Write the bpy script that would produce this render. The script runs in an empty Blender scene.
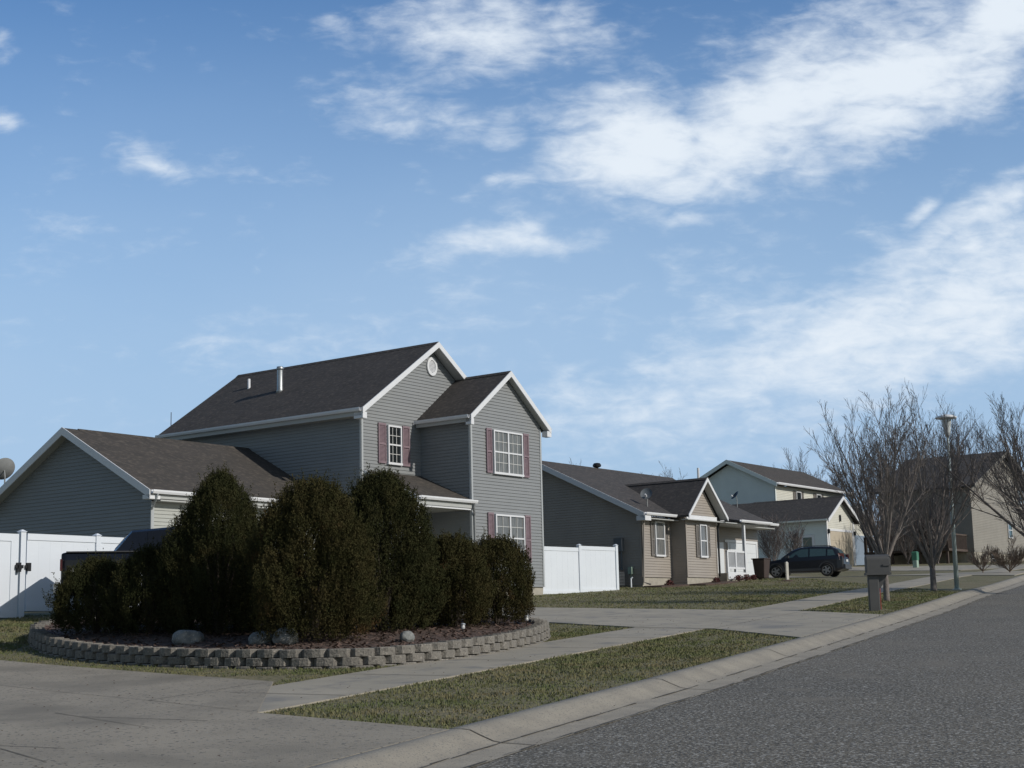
import bpy, bmesh, math, random
import numpy as np
from mathutils import Vector, Matrix
random.seed(7)
rng = np.random.default_rng(7)
SC = bpy.context.scene
COL = SC.collection
R = math.radians
# ------------------------------------------------------------------ camera
TH, RO, YAW, FP = R(9.28), R(-1.34), R(54.05), 1500.0
F_ = Vector((0, math.cos(TH), math.sin(TH))); R_ = Vector((1, 0, 0)); U_ = R_.cross(F_)
R2 = R_*math.cos(RO)+U_*math.sin(RO); U2 = -R_*math.sin(RO)+U_*math.cos(RO)
cd = bpy.data.cameras.new('camera'); cam = bpy.data.objects.new('camera', cd); COL.objects.link(cam)
cd.sensor_width = 36; cd.lens = FP/1024*36; cd.clip_end = 3000; cd.clip_start = .1
cam.matrix_world = Matrix(((R2.x, U2.x, -F_.x, 0), (R2.y, U2.y, -F_.y, 0), (R2.z, U2.z, -F_.z, 0), (0, 0, 0, 1)))
SC.camera = cam
# directions: D runs along the house fronts, P away from the street
DX, DY = math.sin(math.pi/2-YAW), math.cos(math.pi/2-YAW)
DANG = math.atan2(DY, DX)
def ray(px, py): return F_+R2*((px-512)/FP)+U2*((384-py)/FP)
def at(px, py, Y):
    r = ray(px, py); return r*(Y/r.y)
# ------------------------------------------------------------------ sun and sky
SUN_EL = R(30)
_a = R(8)
SX = DY*math.cos(_a)+DX*math.sin(_a); SY = -DX*math.cos(_a)+DY*math.sin(_a)     # horizontal direction towards the sun
sl = bpy.data.lights.new('sun', 'SUN'); sl.energy = 3.9; sl.angle = R(.5); sl.color = (1, .95, .87)
so = bpy.data.objects.new('sun', sl); COL.objects.link(so)
sdir = Vector((SX*math.cos(SUN_EL), SY*math.cos(SUN_EL), math.sin(SUN_EL)))
so.rotation_euler = sdir.to_track_quat('Z', 'Y').to_euler()
SC.view_settings.view_transform = 'Standard'; SC.view_settings.look = 'None'
SC.view_settings.exposure = -0.38; SC.view_settings.gamma = 1

w = bpy.data.worlds.new('World'); SC.world = w; w.use_nodes = True
nt = w.node_tree; N = nt.nodes; L = nt.links
for n in list(N): N.remove(n)
def nd(t, **k):
    n = N.new(t)
    for a, b in k.items(): setattr(n, a, b)
    return n
def mth(op, a, b=None, c=None, clamp=False):
    n = nd('ShaderNodeMath', operation=op, use_clamp=clamp)
    for i, v in enumerate((a, b, c)):
        if v is None: continue
        if isinstance(v, (int, float)): n.inputs[i].default_value = v
        else: L.new(v, n.inputs[i])
    return n.outputs[0]
SKY_STR = 0.085
sky = nd('ShaderNodeTexSky', sky_type='NISHITA'); sky.sun_disc = False
sky.sun_elevation = SUN_EL; sky.sun_rotation = math.atan2(SX, SY)
sky.air_density = 1.25; sky.dust_density = .6; sky.ozone_density = 2.2
tc = nd('ShaderNodeTexCoord'); sp = nd('ShaderNodeSeparateXYZ'); L.new(tc.outputs['Generated'], sp.inputs[0])
yy = mth('MAXIMUM', sp.outputs[1], .08)
ca = mth('DIVIDE', sp.outputs[0], yy); cb = mth('DIVIDE', sp.outputs[2], yy)
cv = nd('ShaderNodeCombineXYZ'); L.new(ca, cv.inputs[0]); L.new(cb, cv.inputs[1])
ELL = [(860, 78, 275, 78, -19, 1.22), (640, 138, 98, 52, -8, 1.18), (1000, 25, 200, 70, -15, 1.05), (740, 130, 120, 34, -14, .8), (490, 38, 125, 44, 10, .84), (425, 108, 85, 26, 8, .60),
       (505, 247, 115, 19, -9, .82), (930, 318, 420, 80, -13, .90), (720, 372, 330, 52, -6, .52), (148, 148, 52, 20, 28, .56), (70, 210, 40, 20, 0, .40), (0, 135, 26, 16, 0, .62),
       (0, 42, 26, 22, 0, .60), (340, 17, 34, 13, 10, .58), (230, 163, 80, 13, 8, .36), (915, 218, 36, 13, -28, .72), (690, 214, 48, 11, -5, .62), (500, 125, 36, 18, 20, .66),
       (1018, 172, 36, 12, -20, .62), (975, 225, 120, 26, -22, .85), (520, 172, 40, 12, 0, .50), (400, 335, 300, 40, -4, .30)]
warp = nd('ShaderNodeTexNoise'); warp.inputs['Scale'].default_value = 9; warp.inputs['Detail'].default_value = 4
L.new(cv.outputs[0], warp.inputs['Vector'])
wv = nd('ShaderNodeVectorMath', operation='SUBTRACT'); L.new(warp.outputs['Color'], wv.inputs[0]); wv.inputs[1].default_value = (.5, .5, .5)
ws = nd('ShaderNodeVectorMath', operation='SCALE'); L.new(wv.outputs[0], ws.inputs[0]); ws.inputs['Scale'].default_value = .07
wa = nd('ShaderNodeVectorMath', operation='ADD'); L.new(cv.outputs[0], wa.inputs[0]); L.new(ws.outputs[0], wa.inputs[1])
mask = None
for (cx, cy, rx, ry, an, st) in ELL:
    r0 = ray(cx, cy); c0 = (r0.x/r0.y, r0.z/r0.y)
    mp = nd('ShaderNodeMapping', vector_type='TEXTURE'); L.new(wa.outputs[0], mp.inputs[0])
    mp.inputs['Location'].default_value = (c0[0], c0[1], 0); mp.inputs['Rotation'].default_value = (0, 0, R(-an)-RO)
    mp.inputs['Scale'].default_value = (rx/FP*1.05, ry/FP*1.05, 1)
    sm = nd('ShaderNodeSeparateXYZ'); L.new(mp.outputs[0], sm.inputs[0])
    d2 = mth('ADD', mth('MULTIPLY', sm.outputs[0], sm.outputs[0]), mth('MULTIPLY', sm.outputs[1], sm.outputs[1]))
    e = mth('MULTIPLY', mth('EXPONENT', mth('MULTIPLY', d2, -1.1)), st)
    mask = e if mask is None else mth('MAXIMUM', mask, e)
cm = nd('ShaderNodeMapping'); L.new(cv.outputs[0], cm.inputs[0]); cm.inputs['Rotation'].default_value = (0, 0, R(-15)); cm.inputs['Scale'].default_value = (1, 1.9, 1)
def cn(scale, det, rough, dist, off):
    n = nd('ShaderNodeTexNoise'); n.inputs['Scale'].default_value = scale; n.inputs['Detail'].default_value = det
    n.inputs['Roughness'].default_value = rough; n.inputs['Distortion'].default_value = dist
    o = nd('ShaderNodeVectorMath', operation='ADD'); o.inputs[1].default_value = (off, off*.7, 0); L.new(cm.outputs[0], o.inputs[0]); L.new(o.outputs[0], n.inputs['Vector'])
    return n.outputs[0]
n1 = cn(13, 9, .60, .25, 3.1); n2 = cn(42, 6, .62, .3, 8.3)
rp = nd('ShaderNodeMapping'); L.new(cv.outputs[0], rp.inputs[0]); rp.inputs['Rotation'].default_value = (0, 0, R(12)); rp.inputs['Scale'].default_value = (1, 2.6, 1)
n3 = nd('ShaderNodeTexNoise'); n3.inputs['Scale'].default_value = 34; n3.inputs['Detail'].default_value = 5; n3.inputs['Roughness'].default_value = .55; n3.inputs['Distortion'].default_value = .6; L.new(rp.outputs[0], n3.inputs['Vector'])
nz = mth('ADD', mth('ADD', mth('MULTIPLY', n1, .52), mth('MULTIPLY', n2, .18)), mth('MULTIPLY', n3.outputs[0], .30))
dens = mth('ADD', mask, mth('MULTIPLY', mth('SUBTRACT', nz, .5), 2.7))
mr = nd('ShaderNodeMapRange', interpolation_type='SMOOTHSTEP'); L.new(dens, mr.inputs[0])
mr.inputs[1].default_value = .10; mr.inputs[2].default_value = 1.20; mr.inputs[3].default_value = 0; mr.inputs[4].default_value = .97
# thin milky veil thickening towards the horizon
veil = nd('ShaderNodeMapRange', interpolation_type='SMOOTHSTEP'); L.new(cb, veil.inputs[0])
veil.inputs[1].default_value = .50; veil.inputs[2].default_value = .10; veil.inputs[3].default_value = .0; veil.inputs[4].default_value = .92
vn = cn(4, 4, .5, .2, 1.7)
vl = mth('MULTIPLY', veil.outputs[0], mth('ADD', .72, mth('MULTIPLY', vn, .5)))
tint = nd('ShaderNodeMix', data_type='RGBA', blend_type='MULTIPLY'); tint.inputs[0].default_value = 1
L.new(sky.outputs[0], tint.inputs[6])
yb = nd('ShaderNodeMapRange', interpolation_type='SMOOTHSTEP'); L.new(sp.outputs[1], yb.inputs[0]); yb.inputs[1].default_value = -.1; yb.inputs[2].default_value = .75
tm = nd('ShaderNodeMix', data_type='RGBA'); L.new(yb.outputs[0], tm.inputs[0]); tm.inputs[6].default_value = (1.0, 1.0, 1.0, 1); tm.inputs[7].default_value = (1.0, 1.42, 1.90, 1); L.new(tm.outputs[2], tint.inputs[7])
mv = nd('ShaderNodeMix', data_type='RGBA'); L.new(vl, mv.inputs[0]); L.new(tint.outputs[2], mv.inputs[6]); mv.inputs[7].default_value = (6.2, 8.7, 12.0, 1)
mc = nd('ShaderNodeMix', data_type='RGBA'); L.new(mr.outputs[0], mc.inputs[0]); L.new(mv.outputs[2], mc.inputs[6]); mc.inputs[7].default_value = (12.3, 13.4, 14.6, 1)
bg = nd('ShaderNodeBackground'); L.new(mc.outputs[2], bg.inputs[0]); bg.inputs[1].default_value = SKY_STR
wo = nd('ShaderNodeOutputWorld'); L.new(bg.outputs[0], wo.inputs[0])

# ------------------------------------------------------------------ materials
MAT = {}
def mat(name, col, rough=.7, metal=0, var=0, vscale=3, col2=None, bump=0, bscale=60, spec=None, stretch=(1, 1, 1), speck=None, detail=4, sharp=(.35, .65), trans=0):
    m = bpy.data.materials.new(name); m.use_nodes = True; t = m.node_tree; b = t.nodes['Principled BSDF']
    b.inputs['Roughness'].default_value = rough; b.inputs['Metallic'].default_value = metal
    if spec is not None: b.inputs['Specular IOR Level'].default_value = spec
    b.inputs['Base Color'].default_value = (*col, 1)
    tcn = t.nodes.new('ShaderNodeTexCoord'); mp = t.nodes.new('ShaderNodeMapping'); t.links.new(tcn.outputs['Object'], mp.inputs[0]); mp.inputs['Scale'].default_value = stretch
    out = None
    if col2 is None and var > 0: col2 = tuple(c*(1-var) for c in col)
    if col2 is not None:
        n = t.nodes.new('ShaderNodeTexNoise'); n.inputs['Scale'].default_value = vscale; n.inputs['Detail'].default_value = detail; n.inputs['Roughness'].default_value = .6
        t.links.new(mp.outputs[0], n.inputs['Vector'])
        r = t.nodes.new('ShaderNodeMapRange'); r.inputs[1].default_value = sharp[0]; r.inputs[2].default_value = sharp[1]; t.links.new(n.outputs[0], r.inputs[0])
        x = t.nodes.new('ShaderNodeMix'); x.data_type = 'RGBA'; t.links.new(r.outputs[0], x.inputs[0])
        x.inputs[6].default_value = (*col, 1); x.inputs[7].default_value = (*col2, 1); out = x.outputs[2]
    for s in (speck or []):      # (scale, colour, lo, hi)
        n = t.nodes.new('ShaderNodeTexNoise'); n.inputs['Scale'].default_value = s[0]; n.inputs['Detail'].default_value = s[4] if len(s) > 4 else 1
        t.links.new(mp.outputs[0], n.inputs['Vector'])
        r = t.nodes.new('ShaderNodeMapRange'); r.inputs[1].default_value = s[2]; r.inputs[2].default_value = s[3]; t.links.new(n.outputs[0], r.inputs[0])
        x = t.nodes.new('ShaderNodeMix'); x.data_type = 'RGBA'; t.links.new(r.outputs[0], x.inputs[0])
        if out is None: x.inputs[6].default_value = (*col, 1)
        else: t.links.new(out, x.inputs[6])
        x.inputs[7].default_value = (*s[1], 1); out = x.outputs[2]
    if out is not None: t.links.new(out, b.inputs['Base Color'])
    if bump > 0:
        n = t.nodes.new('ShaderNodeTexNoise'); n.inputs['Scale'].default_value = bscale; n.inputs['Detail'].default_value = 3
        t.links.new(mp.outputs[0], n.inputs['Vector'])
        bp = t.nodes.new('ShaderNodeBump'); bp.inputs['Strength'].default_value = bump; bp.inputs['Distance'].default_value = .02
        t.links.new(n.outputs[0], bp.inputs['Height']); t.links.new(bp.outputs[0], b.inputs['Normal'])
    MAT[name] = m; return m
mat('lawn', (.128, .120, .052), .95, col2=(.195, .168, .096), vscale=.9, speck=[(14, (.055, .062, .024), .5, .72), (45, (.17, .145, .085), .58, .75), (.35, (.17, .14, .08), .58, .8)], bump=.5, bscale=90)
mat('asphalt', (.155, .136, .103), .9, col2=(.112, .100, .077), vscale=.30, speck=[(40, (.040, .039, .036), .50, .60), (33, (.34, .33, .30), .56, .64), (1.1, (.175, .158, .128), .56, .78, 3)], bump=.6, bscale=55)
mat('concrete', (.368, .328, .258), .9, col2=(.300, .270, .212), vscale=.8, speck=[(60, (.28, .27, .25), .55, .75), (.5, (.17, .167, .158), .56, .75, 4), (2.5, (.19, .185, .17), .55, .75, 3)], bump=.2, bscale=80)
mat('aggregate', (.315, .276, .214), .9, col2=(.252, .222, .172), vscale=.9, speck=[(21, (.09, .083, .07), .625, .68), (60, (.28, .27, .25), .55, .75), (.7, (.19, .17, .135), .50, .68, 5)], bump=.3, bscale=60)
mat('curbstone', (.325, .292, .235), .9, col2=(.255, .230, .188), vscale=2.2, speck=[(50, (.16, .155, .14), .6, .7)], bump=.2, bscale=70)
mat('joint', (.125, .112, .09), .95, var=.4, vscale=8)
mat('siding_grey', (.238, .248, .252), .55, col2=(.220, .230, .235), vscale=1.2, stretch=(1, 1, 3))
mat('siding_garage', (.40, .41, .38), .55, var=.08, vscale=1.2)
mat('siding_tan', (.335, .300, .262), .55, col2=(.305, .272, .240), vscale=1.2)
mat('siding_cream', (.62, .61, .54), .55, var=.07, vscale=1.2)
mat('cream_shade_side', (.72, .77, .75), .55, var=.07, vscale=1.2)  # shaded side of the cream house, its pale cool shade put into the colour
mat('siding_beige', (.285, .262, .222), .6, var=.12, vscale=1.0)
mat('blue_door_shade_wall', (.22, .28, .36), .6, var=.1, vscale=1.0)  # distant house's blue door and side wall; the wall's shade is in this colour
def shingle(name, c1, c2, c3):
    m = mat(name, c1, .95, col2=c2, vscale=1.3, bump=.5, bscale=40, speck=[(6, c3, .50, .66, 6)], stretch=(1, 1, 2.6))
shingle('shingle_dark', (.054, .048, .045), (.038, .034, .032), (.085, .072, .064))
shingle('shingle_brown', (.060, .052, .045), (.046, .041, .036), (.092, .078, .065))
shingle('shingle_grey', (.058, .053, .052), (.044, .041, .040), (.088, .077, .070))
mat('white_trim', (.70, .71, .73), .5, var=.05, vscale=2)
mat('soffit', (.42, .43, .42), .6, var=.05)
mat('pvc_white', (.71, .75, .80), .4, col2=(.68, .72, .77), vscale=1.1)
mat('foundation', (.40, .37, .31), .9, var=.2, vscale=3, bump=.2)
mat('shutter_mauve', (.205, .145, .168), .6, col2=(.235, .17, .19), vscale=4)
mat('shutter_taupe', (.20, .185, .17), .6, var=.1)
mat('glass', (.015, .018, .020), .06, spec=.7)
mat('glass_blue', (.05, .09, .10), .08, spec=.7)
mat('curtain_glass', (.20, .20, .195), .12, col2=(.10, .105, .105), vscale=7, stretch=(3, 3, .25), spec=.6)
mat('sash_grille', (.62, .62, .60), .5, var=.05)
mat('truck_glass', (.008, .009, .012), .10, spec=.4)
mat('garage_white', (.68, .70, .72), .5, var=.04)
mat('garage_tan', (.48, .42, .33), .55, var=.06)
mat('galvanised', (.45, .47, .48), .4, metal=.7, var=.25, vscale=9)
mat('dish_grey', (.30, .31, .31), .5, var=.15, vscale=5)
mat('dark_metal', (.035, .037, .04), .4, metal=.5, var=.2)
mat('block', (.205, .190, .165), .95, col2=(.150, .140, .124), vscale=3.3, speck=[(30, (.11, .10, .09), .55, .7), (26, (.27, .245, .215), .6, .7)], bump=.8, bscale=35)
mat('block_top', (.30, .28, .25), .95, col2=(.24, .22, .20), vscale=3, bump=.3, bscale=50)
mat('mulch', (.095, .062, .048), .95, col2=(.060, .042, .034), vscale=7, speck=[(38, (.17, .115, .09), .56, .66), (30, (.045, .03, .025), .58, .66)], bump=1, bscale=30)
mat('bark_chip', (.155, .098, .076), .95, col2=(.085, .058, .046), vscale=11)
mat('boulder', (.23, .235, .225), .85, col2=(.15, .155, .15), vscale=6, bump=.7, bscale=14, speck=[(40, (.33, .33, .31), .6, .7)])
mat('yew', (.033, .037, .016), .95, col2=(.054, .050, .022), vscale=3.2, spec=.05, sharp=(.4, .7), speck=[(1.6, (.058, .045, .020), .62, .78, 4)])
mat('yew_brown', (.038, .040, .016), .95, col2=(.062, .052, .023), vscale=3.0, spec=.05, speck=[(2.0, (.085, .050, .024), .62, .72, 4)])
mat('stem', (.055, .042, .032), .9, var=.3, vscale=14)
mat('corner_grey', (.40, .42, .43), .55, var=.05)
mat('bark_grey', (.215, .188, .172), .9, col2=(.145, .126, .116), vscale=9, bump=.6, bscale=40)
mat('bark_dim', (.205, .172, .160), .9, col2=(.145, .122, .114), vscale=7)
mat('brush', (.21, .16, .125), .9, col2=(.13, .10, .08), vscale=7)
mat('lamp_pole', (.46, .54, .53), .45, metal=.2, var=.15, vscale=3)
mat('lamp_glass', (.55, .58, .58), .25, var=.05)
mat('mailbox_grey', (.080, .080, .080), .6, var=.15, vscale=4)
mat('reflector_red', (.35, .06, .04), .5, var=.1)
mat('car_navy', (.012, .014, .021), .28, spec=.7, var=.2, vscale=2)
mat('car_cladding', (.06, .063, .068), .6, var=.15)
mat('truck_body', (.010, .012, .018), .14, spec=.4, var=.2, vscale=2)
mat('truck_trim', (.05, .05, .052), .5, var=.15)
mat('rubber', (.02, .02, .02), .85, var=.2)
mat('alloy', (.42, .43, .44), .35, metal=.7, var=.15)
mat('tail_red', (.07, .012, .011), .25, var=.1)
mat('lamp_clear', (.55, .56, .56), .15, var=.05)
mat('plate', (.6, .6, .58), .5, var=.05)
mat('bin_brown', (.055, .035, .028), .6, var=.2)
mat('util_green', (.06, .20, .12), .5, var=.2, vscale=3)
mat('util_pale', (.32, .42, .34), .5, var=.2, vscale=3)
mat('stake_white', (.60, .58, .52), .7, var=.15, vscale=6)
mat('meter_grey', (.12, .135, .15), .5, var=.15)
mat('deck_wood', (.095, .070, .058), .85, var=.3, vscale=4)
mat('flower_red', (.14, .045, .04), .8, var=.5, vscale=9)
mat('black_plastic', (.015, .015, .015), .6, var=.2)
mat('grass_blade', (.100, .128, .038), .85, col2=(.180, .152, .078), vscale=1.1, detail=6, speck=[(26, (.22, .19, .12), .62, .80), (5, (.070, .092, .030), .52, .7)])

# ------------------------------------------------------------------ mesh helpers
class MB:
    def __init__(s): s.v = []; s.f = []; s.m = []
    def quad(s, *p, m=0):
        i = len(s.v); s.v += [tuple(q) for q in p]; s.f.append(tuple(range(i, i+len(p)))); s.m.append(m)
    def box(s, x0, x1, y0, y1, z0, z1, m=0):
        i = len(s.v); s.v += [(x, y, z) for z in (z0, z1) for x, y in ((x0, y0), (x1, y0), (x1, y1), (x0, y1))]
        for f in ((3, 2, 1, 0), (4, 5, 6, 7), (0, 1, 5, 4), (1, 2, 6, 5), (2, 3, 7, 6), (3, 0, 4, 7)):
            s.f.append(tuple(i+k for k in f)); s.m.append(m)
    def hexa(s, p, m=0):      # 8 points, bottom ring then top ring
        i = len(s.v); s.v += [tuple(q) for q in p]
        for f in ((3, 2, 1, 0), (4, 5, 6, 7), (0, 1, 5, 4), (1, 2, 6, 5), (2, 3, 7, 6), (3, 0, 4, 7)):
            s.f.append(tuple(i+k for k in f)); s.m.append(m)
    def slab(s, pts, th, m=0):    # polygon with vertical thickness downwards
        i = len(s.v); n = len(pts); s.v += [tuple(q) for q in pts]+[(q[0], q[1], q[2]-th) for q in pts]
        s.f.append(tuple(i+k for k in range(n))); s.m.append(m)
        s.f.append(tuple(i+n+k for k in reversed(range(n)))); s.m.append(m)
        for k in range(n):
            j = (k+1) % n; s.f.append((i+k, i+n+k, i+n+j, i+j)); s.m.append(m)
    def beam(s, a, b, t, h, m=0):   # board from a to b (top edge), thickness vector t, height h downwards
        a = Vector(a); b = Vector(b); t = Vector(t); d = Vector((0, 0, -h))
        s.hexa([a+d, b+d, b+t+d, a+t+d, a, b, b+t, a+t], m)
    def tube(s, pts, rads, n=8, m=0, cap=True):
        pts = [Vector(p) for p in pts]; base = len(s.v); u = None
        for k, p in enumerate(pts):
            d = (pts[min(k+1, len(pts)-1)]-pts[max(k-1, 0)]).normalized()
            if u is None: u = d.orthogonal().normalized()
            u = (u-d*u.dot(d)).normalized(); v = d.cross(u); r = rads[k]
            for j in range(n):
                a = 2*math.pi*j/n; s.v.append(tuple(p+(u*math.cos(a)+v*math.sin(a))*r))
        for k in range(len(pts)-1):
            for j in range(n):
                a = base+k*n+j; b = base+k*n+(j+1) % n; s.f.append((a, b, b+n, a+n)); s.m.append(m)
        if cap:
            s.f.append(tuple(base+j for j in reversed(range(n)))); s.m.append(m)
            e = base+(len(pts)-1)*n; s.f.append(tuple(e+j for j in range(n))); s.m.append(m)
    def lathe(s, c, prof, n=16, m=0):      # prof: (r, z)
        base = len(s.v)
        for r, z in prof:
            for j in range(n):
                a = 2*math.pi*j/n; s.v.append((c[0]+r*math.cos(a), c[1]+r*math.sin(a), c[2]+z))
        for k in range(len(prof)-1):
            for j in range(n):
                a = base+k*n+j; b = base+k*n+(j+1) % n; s.f.append((a, b, b+n, a+n)); s.m.append(m)
        s.f.append(tuple(base+j for j in reversed(range(n)))); s.m.append(m)
        e = base+(len(prof)-1)*n; s.f.append(tuple(e+j for j in range(n))); s.m.append(m)
    def build(s, name, mats, parent=None, smooth=False):
        me = bpy.data.meshes.new(name); me.from_pydata(s.v, [], s.f)
        if isinstance(mats, str): mats = [mats]
        for k in mats: me.materials.append(MAT[k])
        if len(mats) > 1: me.polygons.foreach_set('material_index', s.m)
        if smooth: me.polygons.foreach_set('use_smooth', [True]*len(s.f))
        me.update(); o = bpy.data.objects.new(name, me); COL.objects.link(o)
        if parent: o.parent = parent
        return o
def build_split(mb, name, m, parent):
    par = list(range(len(mb.v)))
    def find(a):
        while par[a] != a: par[a] = par[par[a]]; a = par[a]
        return a
    for f in mb.f:
        for k in f[1:]: par[find(k)] = find(f[0])
    groups = {}
    for f in mb.f: groups.setdefault(find(f[0]), []).append(f)
    for fs in groups.values():
        q = MB(); ix = {}
        for f in fs:
            for k in f:
                if k not in ix: ix[k] = len(q.v); q.v.append(mb.v[k])
            q.f.append(tuple(ix[k] for k in f)); q.m.append(0)
        q.build(name, m, parent)
def tag(o, label=None, cat=None, group=None, kind=None):
    if label: o['label'] = label
    if cat: o['category'] = cat
    if group: o['group'] = group
    if kind: o['kind'] = kind
    return o
def empty(name, loc, rz=0, label=None, cat=None, group=None):
    o = bpy.data.objects.new(name, None); COL.objects.link(o); o.location = loc; o.rotation_euler = (0, 0, rz)
    return tag(o, label, cat, group)
def children(o): return [c for c in bpy.data.objects if c.parent == o]
def copy_tree(o, parent=None):
    kids = children(o); c = o.copy(); COL.objects.link(c)
    if parent: c.parent = parent
    for k in kids: copy_tree(k, c)
    return c

# ------------------------------------------------------------------ terrain
EYE, S0 = 1.58, .0525
def H(x, y):
    yy = y if y < 95 else 95+25*(1-math.exp(-(y-95)/25))
    if y < -30: yy = -30
    yy -= 5.0*math.exp(-(((x-15)/9)**2+((y-79)/8)**2))
    yy -= 2.6*math.exp(-(((x-7.5)/5)**2+((y-61.5)/5)**2))+1.2*math.exp(-(((x-2)/3)**2+((y-54)/3)**2))
    return -EYE+S0*yy+.38*math.exp(-(((x+12)/8)**2+((y-34)/7)**2))
CURB = [(-.62-.44*40, 13.52-40*.9), (-.62, 13.52), (1.5, 18.04), (4.55, 24.87), (7.75, 32.11), (9.95, 37.23), (12.75, 43.96), (15.9, 50.89), (20.75, 62.25)]
CURB[0] = (-.62-.4385*55, 13.52-55)
def extend(): 
    x, y = CURB[-1]; a = 25.5
    for k in range(14):
        a += .9; x += 12*math.sin(R(a)); y += 12*math.cos(R(a)); CURB.append((x, y))
extend()
def densify(P, step):
    out = []
    for a, b in zip(P[:-1], P[1:]):
        n = max(1, int(math.hypot(b[0]-a[0], b[1]-a[1])/step))
        out += [(a[0]+(b[0]-a[0])*k/n, a[1]+(b[1]-a[1])*k/n) for k in range(n)]
    return out+[P[-1]]
CL = densify(CURB, 2.0)
def normals(P):
    out = []
    for i in range(len(P)):
        a = P[max(i-2, 0)]; b = P[min(i+2, len(P)-1)]; d = math.hypot(b[0]-a[0], b[1]-a[1])
        out.append((-(b[1]-a[1])/d, (b[0]-a[0])/d))
    return out
CNRM = normals(CL)
def st(i, t): return (CL[i][0]+CNRM[i][0]*t, CL[i][1]+CNRM[i][1]*t)
def loft(name, ts, mats, i0=0, i1=None, tfun=None):
    mb = MB(); i1 = len(CL)-1 if i1 is None else i1; n = len(ts)
    for i in range(i0, i1+1):
        for (t, z) in ts:
            if tfun: t = tfun(i, t)
            x, y = st(i, t); mb.v.append((x, y, H(x, y)+z))
    for i in range(i1-i0):
        for k in range(n-1):
            a = i*n+k; mb.f.append((a, a+n, a+n+1, a+1)); mb.m.append(0)
    return tag(mb.build(name, mats, smooth=(name != 'sidewalk')), kind='structure')
lt = [0]+list(np.linspace(1, 40, 40))+[45, 52, 60, 70, 85, 105, 140, 200, 320, 600]
loft('lawn', [(t, 0) for t in lt], 'lawn')
loft('curb', [(0.02, .0), (0, .018), (-.12, .02), (-.2, .012), (-.3, -.03), (-.42, -.075), (-.5, -.088), (-.84, -.098)], 'curbstone')
loft('road', [(-.82, -.104)]+[(-.82-t, -.104+.05*math.sin(math.pi*t/9.4)) for t in (1, 2, 3, 4, 4.7, 5.4, 6.4, 7.4, 8.4, 9.4)], 'asphalt')
loft('far_curb', [(-10.2, -.098), (-10.5, -.088), (-10.6, -.07), (-10.85, .02), (-11.06, .02)], 'curbstone')
loft('far_lawn', [(-11.05, 0)]+[(-11.05-t, 0) for t in (1, 2, 4, 6, 8, 10, 14, 20, 30, 50, 90, 200, 500)], 'lawn')
def swt(i, t):
    k = min(1, max(0, (CL[i][1]-18)/14)); return t-(.28 if t < 3 else .42)*k
loft('sidewalk', [(2.56, -.02), (2.56, .016), (3.3, .018), (4.14, .016), (4.14, -.02)], 'concrete', tfun=swt)
# expansion joints of the sidewalk and crack lines along the gutter
mb = MB()
for i in range(0, len(CL)-1):
    if not (5 < CL[i][1] < 90): continue
    a = st(i, swt(i, 2.58)); b = st(i, swt(i, 4.12)); d = CNRM[i]
    ex, ey = d[1]*.012, -d[0]*.012
    mb.quad(*[(x, y, H(x, y)+.023) for x, y in ((a[0]-ex, a[1]-ey), (a[0]+ex, a[1]+ey), (b[0]+ex, b[1]+ey), (b[0]-ex, b[1]-ey))])
tag(mb.build('sidewalk_joints', 'joint'), kind='structure')
mb = MB()
for i in range(0, len(CL)-1):
    if not (3 < CL[i][1] < 90): continue
    for tt in (-.505, -.83):
        for k in range(6):
            if random.random() < .12: continue
            p = [CL[i][0]+(CL[i+1][0]-CL[i][0])*k/6, CL[i][1]+(CL[i+1][1]-CL[i][1])*k/6]; q = [CL[i][0]+(CL[i+1][0]-CL[i][0])*(k+1)/6, CL[i][1]+(CL[i+1][1]-CL[i][1])*(k+1)/6]
            nn = CNRM[i]; w0, w1 = random.uniform(.002, .018), random.uniform(.002, .018); t0, t1 = tt+random.uniform(-.012, .012), tt+random.uniform(-.012, .012)
            zz = -.088+.007 if tt > -.6 else -.094+.006
            mb.quad(*[(x, y, H(x, y)+zz) for x, y in ((p[0]+nn[0]*(t0-w0), p[1]+nn[1]*(t0-w0)), (q[0]+nn[0]*(t1-w1), q[1]+nn[1]*(t1-w1)), (q[0]+nn[0]*(t1+w1), q[1]+nn[1]*(t1+w1)), (p[0]+nn[0]*(t0+w0), p[1]+nn[1]*(t0+w0)))])
    if i % 2 == 0:     # cross joints of the curb
        a = st(i, 0); d = CNRM[i]; ex, ey = d[1]*.012, -d[0]*.012
        prof = [(0, .018), (-.12, .02), (-.2, .012), (-.3, -.03), (-.42, -.075), (-.5, -.088), (-.82, -.098)]
        for (t0, z0), (t1, z1) in zip(prof[:-1], prof[1:]):
            a = st(i, t0); b = st(i, t1)
            mb.quad((a[0]-ex, a[1]-ey, H(*a)+z0+.006), (a[0]+ex, a[1]+ey, H(*a)+z0+.006), (b[0]+ex, b[1]+ey, H(*b)+z1+.006), (b[0]-ex, b[1]-ey, H(*b)+z1+.006))
tag(mb.build('curb_joints', 'joint'), kind='structure')
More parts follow.
